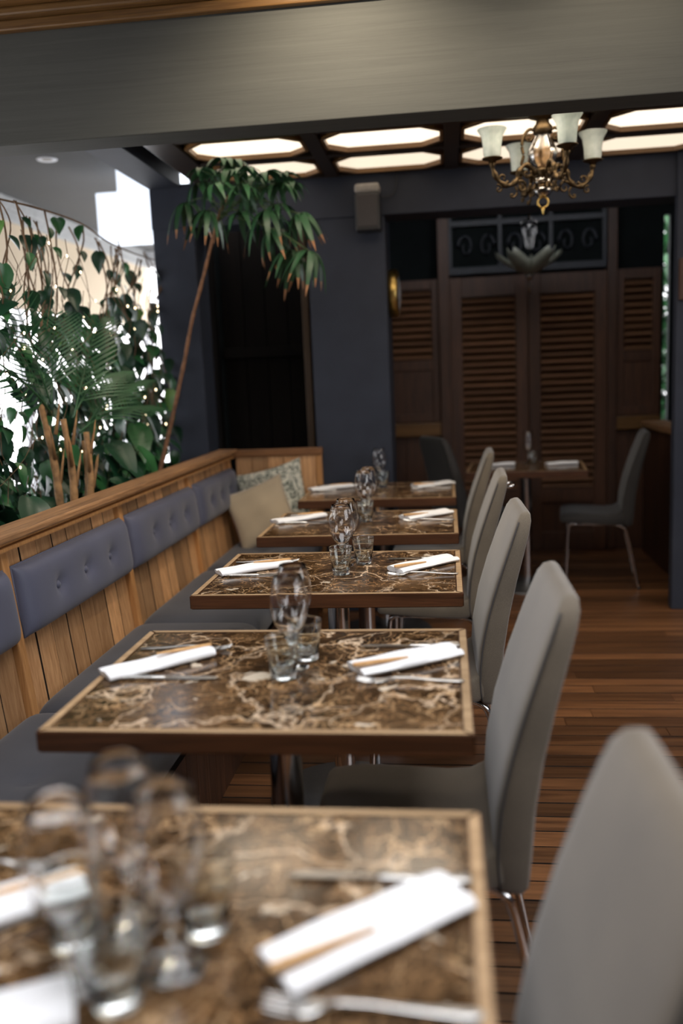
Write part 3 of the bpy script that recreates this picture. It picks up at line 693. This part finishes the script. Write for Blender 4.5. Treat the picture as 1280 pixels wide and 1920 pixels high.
gl = {2: ((532, 1271), (575, 1236), (548, 1252), (556, 1222)), 3: ((640, 1077), (682, 1057), (643, 1061), (652, 1046)), 4: ((686, 978), None, (684, 968), (692, 960)), 5: ((718, 914), None, (712, 908), None)}
for n, (ta, tb, wa, wb_) in gl.items():
    tumbler(*zt(*ta), f'clear tumbler at the front of the glasses on {WHICH[n]}')
    if tb: tumbler(*zt(*tb), f'clear tumbler standing behind the wine glasses on {WHICH[n]}')
    wine(*zt(*wa), f'clear wine glass in front on {WHICH[n]}')
    if wb_: wine(*zt(*wb_), f'clear wine glass behind the other on {WHICH[n]}')
tumbler(*zt(998, 872), 'clear tumbler on the table by the louvred doors'); wine(*zt(990, 868), 'clear wine glass on the table by the louvred doors')

# ================================================================== FITTINGS
# chandelier
cx, cy = .425, 3.95
ct = thing('chandelier', (cx, cy, ZC-.005), 'bronze chandelier with fluted glass body and frosted bell shades', 'chandelier')
zz = lambda px, X=1015: at_y(X, px, cy).z-(ZC-.005)
def zpx(px): return at_y(1015, px, cy).z-(ZC-.005)
MB().lathe([(0, 0), (.060, 0), (.058, -.012), (.030, -.022), (.018, -.034), (.0, -.034)], 24).build('ceiling_rose', M_BRONZE, ct, True)
z1, z2, z3 = zpx(222), zpx(250), zpx(318)
MB().lathe([(0, 0), (.010, 0), (.012, z1), (.026, z1-.004), (.028, z1-.02), (.040, z1-.035), (.040, z2), (.030, z2-.006), (0, z2-.006)], 24).build('crown', M_BRONZE, ct, True)
h = z2-z3
MB().lathe([(.026, z2), (.034, z2-.15*h), (.055, z2-.42*h), (.060, z2-.55*h), (.052, z2-.75*h), (.034, z2-.9*h), (.030, z3), (.026, z3), (.03, z2-.9*h), (.048, z2-.75*h), (.056, z2-.55*h), (.051, z2-.42*h), (.030, z2-.15*h), (.022, z2)], 48, flute=.03, nfl=16).build('glass_body', M_AMBER, ct, True)
z4, z5, z6 = zpx(337), zpx(347), zpx(366)
MB().lathe([(0, z3+.004), (.032, z3+.004), (.036, z3-.01), (.026, z3-.02), (.030, z4+.005), (0, z4+.005)], 24).build('collar', M_BRONZE, ct, True)
MB().lathe([(0, z4+.004), (.034, z4+.004), (.037, (z4+z5)/2), (.034, z5), (0, z5)], 32, flute=.04, nfl=16).build('glass_bead', M_AMBER, ct, True)
MB().lathe([(0, z5), (.030, z5), (.034, z5-.018), (.028, z6+.026), (0, z6+.026)], 24).build('collar', M_BRONZE, ct, True)
MB().lathe([(0, z6+.026), (.037, z6+.026), (.036, z6+.012), (.024, z6-.004), (0, z6-.006)], 32, flute=.04, nfl=16).build('glass_cup', M_AMBER, ct, True)
zb = zpx(404)
mb = MB(); rr = .022; zc_ = z6-.03
mb.tube([(rr*math.cos(a), 0, zc_+rr*math.sin(a)) for a in [2*PI*k/20 for k in range(21)]], .0045, 8, False)
mb.tube([(0, 0, z6), (0, 0, zc_+rr)], .006, 8); mb.lathe([(0, zc_-rr+.002), (.006, zc_-rr), (.009, zc_-rr-.008), (.004, zc_-rr-.016), (.005, zc_-rr-.022), (0, zb)], 12)
mb.build('finial', M_BRASS, ct, True)
SH = smooth_by_angle(MB().lathe([(.006, .0), (.032, .0), (.036, .012), (.038, .05), (.044, .085), (.060, .112), (.0575, .112), (.042, .085), (.0355, .05), (.0335, .013), (.030, .004), (.006, .004)], 60, flute=.018, nfl=20).mesh('shade', M_FROST), 1.2)
zs = at_y(920, 303, cy).z-(ZC-.005)-.01
for ang in (-72, 20, 110, 202):
    a = math.radians(ang); ux, uy = math.cos(a), math.sin(a); R_ = .232
    P = [(.03, zs-.055), (.075, zs-.02), (.11, zs-.045), (.125, zs-.085), (.165, zs-.105), (.205, zs-.085), (.228, zs-.045), (R_, zs-.012)]
    arm = MB().tube(bez([(r*ux, r*uy, z) for r, z in P], 42), [.0105-.003*math.sin(q*.9)*1 for q in range(43)], 8).build('arm', M_BRONZE, ct, True)
    sc_ = [(.055+.028*(1-t)*math.cos(6.5*t+1), zs-.10+.040*(1-t)*math.sin(6.5*t+1)) for t in [q/20 for q in range(21)]]
    MB().tube([(r*ux, r*uy, z) for r, z in sc_], .0055, 6).build('scroll', M_BRONZE, arm, True)
    sc2 = [(.14+.022*(1-.8*t)*math.cos(6*t+2), zs-.128-.02*t+.022*(1-.8*t)*math.sin(6*t+2)) for t in [q/20 for q in range(21)]]
    MB().tube([(r*ux, r*uy, z) for r, z in sc2], .005, 6).build('scroll', M_BRONZE, arm, True)
    for (r0, z0_, ra, ph0, th_) in ((.185, -.075, .026, 3.6, .0065), (.10, -.11, .030, .4, .0065), (.205, -.118, .018, 1.2, .005), (.075, -.055, .022, 2.5, .005)):
        MB().tube([((r0+ra*(1-.85*t)*math.cos(7*t+ph0))*ux, (r0+ra*(1-.85*t)*math.cos(7*t+ph0))*uy, zs+z0_+ra*(1-.85*t)*math.sin(7*t+ph0)) for t in [q/18 for q in range(19)]], [th_*(1-.4*q/18) for q in range(19)], 6).build('scroll', M_BRONZE, arm, True)
    MB().lathe([(0, -.02), (.012, -.018), (.018, -.006), (.040, .0), (.043, .004), (.0, .006)], 24, (R_*ux, R_*uy, zs)).build('bobeche', M_BRONZE, arm, True)
    link('shade', SH, arm, (R_*ux, R_*uy, zs+.006))
for ang in (180, 0, 90):   # upper scroll handles
    a = math.radians(ang); ux, uy = math.cos(a), math.sin(a)
    P = [(.030, z2+.012), (.055, z2+.018), (.080, z2-.01), (.086, z2-.05), (.080, z2-.085), (.088, z2-.12), (.080, z2-.16), (.04, z3-.03)]
    s_ = MB().tube(bez([(r*ux, r*uy, z) for r, z in P], 36), .0068, 8).build('handle_scroll', M_BRONZE, ct, True)
    MB().tube([((.058+.020*(1-t*.7)*math.cos(7*t))*ux, (.058+.020*(1-t*.7)*math.cos(7*t))*uy, z2-.018+.020*(1-t*.7)*math.sin(7*t)) for t in [q/18 for q in range(19)]], .0045, 6).build('curl', M_BRONZE, s_, True)

# crystal pendant by the doors
px_, py_ = .555, 6.0
pz = 2.718
pt = thing('crystal_pendant', (px_, py_, pz), 'dim crystal pendant with petal shaped glass bowls before the transom', 'pendant lamp')
MB().lathe([(0, 0), (.05, 0), (.045, -.015), (.012, -.03), (0, -.03)], 20).build('ceiling_rose', M_BRONZE, pt, True)
MB().tube([(0, 0, -.02), (0, 0, -.42)], .004, 8).build('rod', M_BRONZE, pt, True)
ztop = at_y(992, 410, py_).z-pz; zmid = at_y(992, 470, py_).z-pz; zlow = at_y(992, 520, py_).z-pz; zend = at_y(992, 552, py_).z-pz
for k in range(8):
    a = 2*PI*k/8
    MB().tube(bez([(.01*math.cos(a), .01*math.sin(a), ztop), (.045*math.cos(a), .045*math.sin(a), ztop-.02), (.035*math.cos(a), .035*math.sin(a), ztop-.10), (.010*math.cos(a), .010*math.sin(a), zmid)], 12), .006, 6).build('crystal_strand', M_GLASS, pt, True)
for k in range(5):
    a = 2*PI*k/5+.3; rings = []
    for i in range(9):
        u = i/8; r = .02+.20*u**1.2; zz_ = zlow+.02+.12*u**1.6; wd = .075*math.sin(PI*(.18+.70*u))
        rings.append([(r*math.cos(a)-wd*v*math.sin(a), r*math.sin(a)+wd*v*math.cos(a), zz_+.035*v*v) for v in (-1, -.5, 0, .5, 1)])
    me = MB().loft(rings, closed=False, cap=False).mesh('petal', plain('dim_petal_glass', (.20, .21, .17), .3), True); link('petal', me, pt).modifiers.new('solid', 'SOLIDIFY').thickness = .004
MB().lathe([(0, zlow+.03), (.03, zlow+.02), (.02, zlow-.01), (.006, zlow-.02), (.005, zlow-.04), (.013, zend+.05), (.012, zend+.02), (0, zend)], 16).build('drop', M_AMBER, pt, True)

# speaker
a, b_ = at_y(664, 346, 4.76), at_y(714, 432, 4.76)
sp = thing('wall_speaker', ((a.x+b_.x)/2, 4.86, b_.z), 'black box speaker with pale top on the wide pillar', 'speaker')
W, H = (b_.x-a.x), a.z-b_.z
MB().box(-W/2, W/2, -.13, -.02, 0, H*.80).build('cabinet', M_BLACK, sp, bevel=.010)
MB().box(-W/2, W/2, -.125, -.02, H*.80, H).build('top_cap', M_SPKTOP, sp, bevel=.014)
MB().box(-W/2+.012, W/2-.012, -.136, -.128, .02, H*.76).build('grille', plain('grille', (.045, .04, .042), .7, nscale=300), sp, bevel=.003)
MB().box(-.03, .03, -.02, 0.0, H*.3, H*.6).build('bracket', M_DARKSTEEL, sp)
MB().tube(bez([(W/2-.01, -.03, H*.75), (W/2+.06, -.012, H*.8), (W/2+.085, -.012, H*1.05), (W/2+.088, -.012, H*1.3)], 14), .003, 6).build('cable', M_BLACK, sp, True)

# clock on the pillar side
pc = at_x(738, 550, -.31)
ck = thing('wall_clock', (-.31, 5.06, pc.z*0+at_y(748, 550, 5.06).z), 'round brass rimmed clock on the side of the wide pillar', 'clock')
MB().lathe([(0, 0), (.125, 0), (.132, .006), (.132, .040), (.124, .052), (.112, .056), (.110, .050), (.110, .046)], 48, axis='x').build('rim', M_BRASS, ck, True)
MB().lathe([(.112, .045), (0, .045)], 48, axis='x').build('face', M_WHITE, ck)
MB().lathe([(.111, .050), (.08, .060), (.04, .066), (0, .068)], 32, axis='x').build('glass_cover', M_GLASS, ck, True)
for ang, l in ((.6, .06), (2.2, .085)): MB().box(.047, .049, -.003, .003, 0, l).build('hand', M_BLACK, ck, rot=(ang, 0, 0))
for k in range(12):
    a = 2*PI*k/12; MB().box(.046, .0475, -.003, .003, .088, .102).build('hour_mark', M_BLACK, ck, rot=(a, 0, 0))

# ================================================================== PLANTS
pb = thing('planter_box', (-1.58, 0, 0), 'dark planter trough behind the bench holding vines and palm', 'planter')
MB().box(-.24, -.20, .4, 4.84, 0, .90).build('side', M_BLACKWOOD, pb); MB().box(.18, .215, .4, 4.84, 0, .90).build('side', M_BLACKWOOD, pb)
MB().box(-.20, .18, .4, .44, 0, .90).build('end', M_BLACKWOOD, pb); MB().box(-.20, .18, 4.80, 4.84, 0, .90).build('end', M_BLACKWOOD, pb)
MB().box(-.20, .18, .44, 4.80, .5, .84).build('soil', M_SOIL_JOINT_SHADE, pb)

def heart_leaf(Ln, Wd, droop, mats, name='leaf'):
    """heart leaf, stem at origin, along -z/+y droop; local: length +x, normal +z"""
    prof = [(-.10, .30), (.0, .62), (.12, .86), (.28, 1.0), (.48, .90), (.68, .62), (.85, .30), (1.0, .02)]
    vs = []; fs = []
    for u, w_ in prof:
        x = u*Ln; zc = -droop*max(0, u)**2*Ln
        for s in (-1, -.5, 0, .5, 1):
            xx = x+(.10*Ln*abs(s) if u < .05 else 0)*-.4
            vs.append((xx, s*w_*Wd/2, zc+.16*Wd*abs(s)*w_))
    for i in range(len(prof)-1):
        for j in range(4): q = i*5+j; fs.append((q, q+5, q+6, q+1))
    return MB().add(vs, fs).mesh(name, mats, True)
LEAVES = [heart_leaf(.095, .075, .35, M_LEAF), heart_leaf(.11, .085, .5, M_LEAF2), heart_leaf(.08, .06, .25, M_LEAF2), heart_leaf(.10, .08, .4, M_LEAF3)]
def rleaf(rnd): return rnd.choices(LEAVES, (4, 6, 5, .7))[0]

# trellis wire with hanging vines
XV = -1.62
rnd = random.Random(3)
tw = thing('trellis_wire', (XV, 2.2, 2.05), 'thin wire above the planter that carries the hanging vines', 'wire')
MB().tube(bez([(.02*math.sin(k*2.1), k*.42, -.02*math.sin(k*1.3)) for k in range(8)], 40), .004, 6).build('cable', M_STEM, tw, True)
MB().tube([(0, 0, 0), (0, 0, .62)], .003, 6).build('hanger', M_DARKSTEEL, tw); MB().tube([(0, 2.9, 0), (0, 2.9, .62)], .003, 6).build('hanger', M_DARKSTEEL, tw)
pos_txt = lambda y: 'near the left photo edge' if y < 3.2 else ('above the palm' if y < 4.0 else 'beside the slate pillar')
NV_ = 30
for k in range(NV_):
    yv = 2.35+2.72*(k+.5)/NV_+rnd.uniform(-.04, .04); xv = XV+rnd.uniform(-.10, .08); ztop_ = 2.05+rnd.uniform(-.06, .03)
    zend_ = rnd.uniform(.92, 1.35)
    t = thing('hanging_vine', (xv, yv, ztop_), f'trailing heart leaved vine hanging {pos_txt(yv)} over the planter', 'vine', f'trailing vines hanging {pos_txt(yv)}')
    n = 14; ph = rnd.uniform(0, 6)
    pts = [Vector((.03*math.sin(q*.7+ph), .05*math.sin(q*.45+ph*1.7)+rnd.uniform(-.008, .008), -(ztop_-zend_)*q/n)) for q in range(n+1)]
    MB().tube(bez(pts, 28), [.0042-.0022*q/29 for q in range(29)], 5).build('stem', M_STEM, t, True)
    if rnd.random() < .6:
        p2 = [p+Vector((.02*math.sin(q*1.1), .03*math.sin(q*.8+ph), 0)) for q, p in enumerate(pts[:9])]
        MB().tube(bez(p2, 16), .003, 5).build('stem', M_STEM, t, True)
    nl = rnd.randint(9, 13)
    for q in range(nl):
        u = (q+rnd.random())/nl; u = u**.65
        p = pts[min(n, int(u*n))]; az = rnd.uniform(-1.9, 1.9)
        s = rnd.uniform(.6, 1.15)*(.75 if u < .35 else 1)
        link('leaf', rleaf(rnd), t, p+Vector((.015*math.cos(az), .015*math.sin(az), 0)), (rnd.uniform(-.4, .4), rnd.uniform(.5, 1.35), az), (s, s, s))
def leaf_mass(name, label, n, box, seed, mats, smin, smax, cat='foliage'):
    r = random.Random(seed); mb = MB()
    for _ in range(n):
        Ln = r.uniform(smin, smax); Wd = Ln*r.uniform(.55, .8)
        c = Vector((r.uniform(*box[0]), r.uniform(*box[1]), box[2][0]+(box[2][1]-box[2][0])*r.random()**1.5))
        R_ = Matrix.Rotation(r.uniform(-2.2, 2.2), 3, 'Z') @ Matrix.Rotation(r.uniform(.2, 1.4), 3, 'Y') @ Matrix.Rotation(r.uniform(-.5, .5), 3, 'X')
        pr = [(0, .1, 0), (.15, .85, 0), (.35, 1, -.02), (.65, .7, -.1), (1, .02, -.3)]
        vs = []
        for u, w_, z in pr:
            for s in (-1, 0, 1): vs.append(c + R_ @ Vector((u*Ln, s*w_*Wd/2, z*Ln+.12*Wd*abs(s)*w_)))
        fs = [(i*3+j, i*3+j+3, i*3+j+4, i*3+j+1) for i in range(4) for j in range(2)]
        mb.add(vs, fs, r.randrange(len(mats)))
    return tag(mb.build(name, mats, None, True), label, cat, kind='stuff')
leaf_mass('vine_foliage', 'dense small dark green foliage filling the planter behind the palm', 720, ((-1.80, -1.50), (2.2, 4.80), (.86, 1.70)), 5, [M_LEAF2, M_LEAF, M_LEAF2], .05, .10)
leaf_mass('vine_foliage', 'low dark green foliage along the back of the bench rail', 420, ((-1.74, -1.50), (2.2, 4.80), (.86, 1.15)), 8, [M_LEAF2, M_LEAF2, M_LEAF], .06, .12)
# fine tangled twigs
r = random.Random(12); mb = MB()
for k in range(150):
    yv = r.uniform(2.3, 4.75); z0 = r.uniform(1.0, 1.98); ln = r.uniform(.2, .6); xv = XV+r.uniform(-.14, .10); ph = r.uniform(0, 6)
    mb.tube([(xv+.02*math.sin(ph+q), yv+.035*math.sin(ph+q*1.3)+.02*q*math.sin(ph), z0-ln*q/5) for q in range(6)], .0017, 4, False)
tag(mb.build('twig_tangle', M_STEM, None, True), 'tangle of thin brown hanging twigs among the vines', 'twigs', kind='stuff')

# fairy lights
fy = thing('fairy_lights', (XV+.10, 2.3, 1.9), 'string of tiny warm fairy lights woven through the vines', 'string lights')
r = random.Random(21); pts = []
for k in range(60):
    u = k/59; pts.append(Vector((r.uniform(-.05, .05), 2.25*((u*4) % 1 if int(u*4) % 2 == 0 else 1-(u*4) % 1)+r.uniform(-.03, .03), -.02-.85*u+r.uniform(-.12, .12))))
MB().tube(bez(pts, 240), .0012, 4, False).build('wire', M_STEM, fy, True)
bulb = MB().lathe([(0, -.006), (.0028, -.004), (.0036, 0), (.0028, .004), (0, .006)], 8).mesh('bulb', M_BULB, True)
for p in pts: link('bulb', bulb, fy, p+Vector((.008, 0, 0)))

# feathery palm
def frond_mesh(Ln, nl, wl, droop, name='frond', mats=None):
    mb = MB(); rach = [Vector((Ln*u, 0, -droop*Ln*u*u+.0)) for u in [q/14 for q in range(15)]]
    mb.tube(rach, [.0045*(1-.8*q/14) for q in range(15)], 5)
    for k in range(nl):
        u = .18+.82*k/(nl-1); i = min(13, int(u*14)); p = rach[i].lerp(rach[i+1], u*14-i)
        ll = wl*math.sin(PI*(.15+.80*u))**.7
        for s in (-1, 1):
            d = Vector((.62, s*.80, .06)).normalized(); w_ = .0046; side = Vector((.80, -s*.62, 0)).normalized()
            a = p; b_ = p+d*ll*.5+Vector((0, 0, -.03*ll)); c = p+d*ll+Vector((.1*ll, 0, -.22*ll))
            mb.add([a-side*w_*.4, a+side*w_*.4, b_-side*w_, b_+side*w_, c], [(0, 1, 3, 2), (2, 3, 4)], 0)
    return mb.mesh(name, mats or M_PALM, True)
base = at_x(140, 938, -1.44)
palm = thing('parlour_palm', (base.x, base.y, .83), 'feathery green palm with brown stems in the planter', 'palm')
for dx, dy, hgt in ((0, -.01, .40), (.02, .075, .34), (-.03, -.06, .46), (-.01, .13, .30)):
    pts = bez([(dx, dy, 0), (dx*1.3+.006, dy*1.25, hgt*.5), (dx*1.6-.01, dy*1.5, hgt)], 12)
    MB().tube(pts, [.0165-.006*q/12+.0012*math.sin(q*2.3) for q in range(len(pts))], 10).build('stem', M_PALMSTEM, palm, True)
    for sg, hh in ((1, .35), (-1, .55), (1, .75)):
        MB().tube([(dx*1.2+.012, dy*1.2+sg*.012, hgt*hh), (dx*1.2+.022, dy*1.3+sg*.04, hgt*hh+.09), (dx*1.2+.024, dy*1.3+sg*.055, hgt*hh+.13)], [.008, .004, .001], 6).build('sheath', M_PALMSTEM, palm, True)
FR = [frond_mesh(.46, 17, .17, .40), frond_mesh(.55, 19, .19, .50), frond_mesh(.40, 15, .15, .3)]
org0 = Vector((base.x, base.y, .83))
for k, (px, py, X, fi, top) in enumerate([(325, 805, -1.32, 0, (.0, .10, .34)), (240, 690, -1.42, 1, (.0, .05, .40)), (50, 640, -1.40, 1, (-.03, -.07, .46)), (110, 580, -1.50, 0, (-.03, -.06, .46)), (10, 740, -1.36, 2, (-.03, -.07, .42)), (205, 610, -1.45, 2, (.0, .06, .40)), (290, 735, -1.40, 0, (.0, .12, .33))]):
    d = at_x(px, py, X)-(org0+Vector(top)); xl = (d+Vector((0, 0, .42*d.length))).normalized()
    v = (CAM-(org0+Vector(top))).normalized()+Vector((0, 0, .55)); zl = (v-xl*v.dot(xl)).normalized(); yl = zl.cross(xl)
    fo = link('frond', FR[fi], palm); s = d.length/([.46, .55, .40][fi]*.95)
    mt_ = Matrix((xl, yl, zl)).transposed().to_4x4(); mt_.translation = Vector(top); fo.matrix_local = mt_ @ Matrix.Diagonal((s, max(.85, min(1.1, s)), s, 1))
# broad leaved plant near the pillar
base = at_x(255, 910, -1.47)
ph_ = thing('philodendron', (base.x, base.y, .83), 'broad heart leaved plant leaning over the bench rail by the pillar', 'plant')
BIG = [heart_leaf(.20, .13, .35, M_LEAF), heart_leaf(.17, .12, .45, M_LEAF2)]
for px, py, X, b in [(262, 845, -1.36, 0), (235, 880, -1.38, 1), (210, 835, -1.45, 1), (255, 800, -1.48, 0), (215, 905, -1.40, 1), (275, 775, -1.5, 1), (200, 860, -1.46, 1), (55, 940, -1.40, 1)]:
    p = at_x(px, py, X)-Vector((base.x, base.y, .83)); s = rnd.uniform(.85, 1.1); st = Vector((p.x*.4-.05, p.y*.85, -.0))
    MB().tube(bez([st, st.lerp(p, .6)+Vector((0, 0, .05)), p], 10), .003, 5).build('petiole', M_PETIOLE, ph_, True)
    link('leaf', BIG[b], ph_, p, (rnd.uniform(-.3, .3), rnd.uniform(.35, .95), rnd.uniform(-1.1, .7)), (s, s, s))

# umbrella tree
YT = 4.2
TP = [(300, 885), (312, 830), (328, 760), (345, 680), (360, 600), (381, 520), (398, 450), (412, 400), (432, 362)]
tb = at_y(*TP[0], YT)
ut = thing('umbrella_tree', (tb.x, YT, .83), 'tall thin trunked umbrella tree leaning in front of the slate pillar', 'tree')
pts = [at_y(*p, YT)-Vector((tb.x, YT, .83)) for p in TP]; pts = [Vector((pts[0].x-.02, 0, -.02))]+pts
tp_ = bez(pts, 54); MB().tube(tp_, [.0125-.006*q/len(tp_)+.0008*math.sin(q*1.7) for q in range(len(tp_))], 8).build('trunk', M_TRUNK, ut, True)
crown = pts[-1]
def cluster_mesh(n, Ln, fall, seed, tip):
    r = random.Random(seed); mb = MB()
    for k in range(n):
        a = 2*PI*k/n+r.uniform(-.2, .2); L_ = Ln*r.uniform(.8, 1.15); w_ = .014*r.uniform(.8, 1.2); d = Vector((math.cos(a), math.sin(a), 0)); sd = Vector((-d.y, d.x, 0))
        rows = []
        for q in range(8):
            u = q/7; p = d*(L_*(.15*u+.65*math.sin(u*1.2)*.75)) + Vector((0, 0, .05*L_*math.sin(u*PI) - fall*L_*u**1.7))
            ww = w_*[.12, .5, .85, 1, .95, .75, .45, .06][q]
            rows.append((p, ww))
        vs = []
        for p, ww in rows: vs += [p-sd*ww+Vector((0, 0, .35*ww)), p, p+sd*ww+Vector((0, 0, .35*ww))]
        cut = 6 if (tip and r.random() < .6) else 9
        for q in range(7):
            mb.add(vs, [], 0) if False else None
        o = len(mb.v); mb.v += [tuple(v) for v in vs]
        for q in range(7):
            for j in range(2): mb.f.append((o+q*3+j, o+q*3+j+3, o+q*3+j+4, o+q*3+j+1)); mb.mi.append(1 if q >= cut else 0)
    return mb.mesh('leaf_cluster', [M_PALM, M_TIP], True)
CL = [cluster_mesh(9, .16, .95, 1, True), cluster_mesh(8, .15, .6, 2, False), cluster_mesh(9, .13, .35, 3, False), cluster_mesh(9, .19, .9, 4, True)]
spots = [(390, 395, 0, 0), (545, 470, 3, .06), (500, 395, 3, .0), (430, 318, 1, -.05), (475, 330, 2, .05), (520, 345, 1, .0), (395, 320, 2, .06), (455, 350, 1, -.08), (500, 325, 2, -.05), (530, 330, 2, .08), (420, 300, 2, 0), (470, 365, 1, .08), (560, 400, 0, .05), (375, 345, 1, .04), (440, 305, 1, .1), (510, 430, 0, .05), (405, 345, 1, -.1), (545, 345, 2, .05), (380, 320, 2, -.05), (460, 320, 2, -.1), (490, 350, 1, .1), (350, 380, 0, .05), (580, 470, 3, .0), (450, 400, 1, .0), (520, 385, 1, .05)]
for px, py, ci, dy in spots:
    p = at_y(px, py, YT+dy)-Vector((tb.x, YT, .83)); st = crown.lerp(pts[-3], rnd.random()*.6)
    mid = st.lerp(p, .55)+Vector((0, 0, .03))
    MB().tube(bez([st, mid, p], 12), .003, 5).build('petiole', M_PETIOLE, ut, True)
    link('leaf_cluster', CL[ci], ut, p, (rnd.uniform(-.25, .25), rnd.uniform(-.25, .25), rnd.uniform(0, 6)), (1.12,)*3)

# garden shrub beyond the slit window
gs = thing('garden_shrub', (2.05, 8.3, -.06), 'bright green garden shrub seen through the slit window', 'shrub')
MB().tube([(0, 0, 0), (.02, 0, .6), (-.03, .05, 1.5)], [.04, .03, .012], 8).build('stem', M_TRUNK, gs, True)
r = random.Random(31); mb = MB()
for _ in range(3600):
    c = Vector((r.gauss(0, .28), r.gauss(0, .28), r.uniform(.3, 3.0))); R_ = Matrix.Rotation(r.uniform(0, 6.3), 3, 'Z') @ Matrix.Rotation(r.uniform(-.5, 1.2), 3, 'Y')
    mb.add([c+R_ @ Vector(v) for v in ((0, 0, 0), (.06, -.04, .01), (.06, .04, .01), (.14, 0, -.03))], [(0, 1, 3, 2)])
tag(mb.build('foliage', [M_LEAF], gs, True), kind='stuff')
tag(MB().box(1.7, 6, 5.2, 12, -.12, -.06).build('garden_ground', plain('lawn', (.05, .11, .03), .95, var=.4, nscale=20)), 'green lawn outside the slit window', 'lawn', kind=ST)

# ceiling spot lamps washing the front beam
for x, lab, pw in ((-.30, 'left', 38), (.55, 'right', 14)):
    sx = thing('ceiling_spotlight', (x, 2.45, 2.645), f'small ceiling spotlight washing the {lab} part of the front beam', 'spotlight')
    MB().lathe([(.0, 0), (.04, 0), (.04, -.03), (.032, -.03), (.030, -.012), (0, -.012)], 20).build('housing', M_BLACK, sx, True)
    ld = bpy.data.lights.new('lamp', 'SPOT'); ld.energy = pw; ld.color = (1.0, .86, .66); ld.spot_size = 2.2; ld.spot_blend = .8; ld.shadow_soft_size = .03
    lo = bpy.data.objects.new('lamp', ld); COL.objects.link(lo); lo.parent = sx; lo.location = (0, 0, -.04); lo.rotation_euler = (math.radians(42), 0, 0)
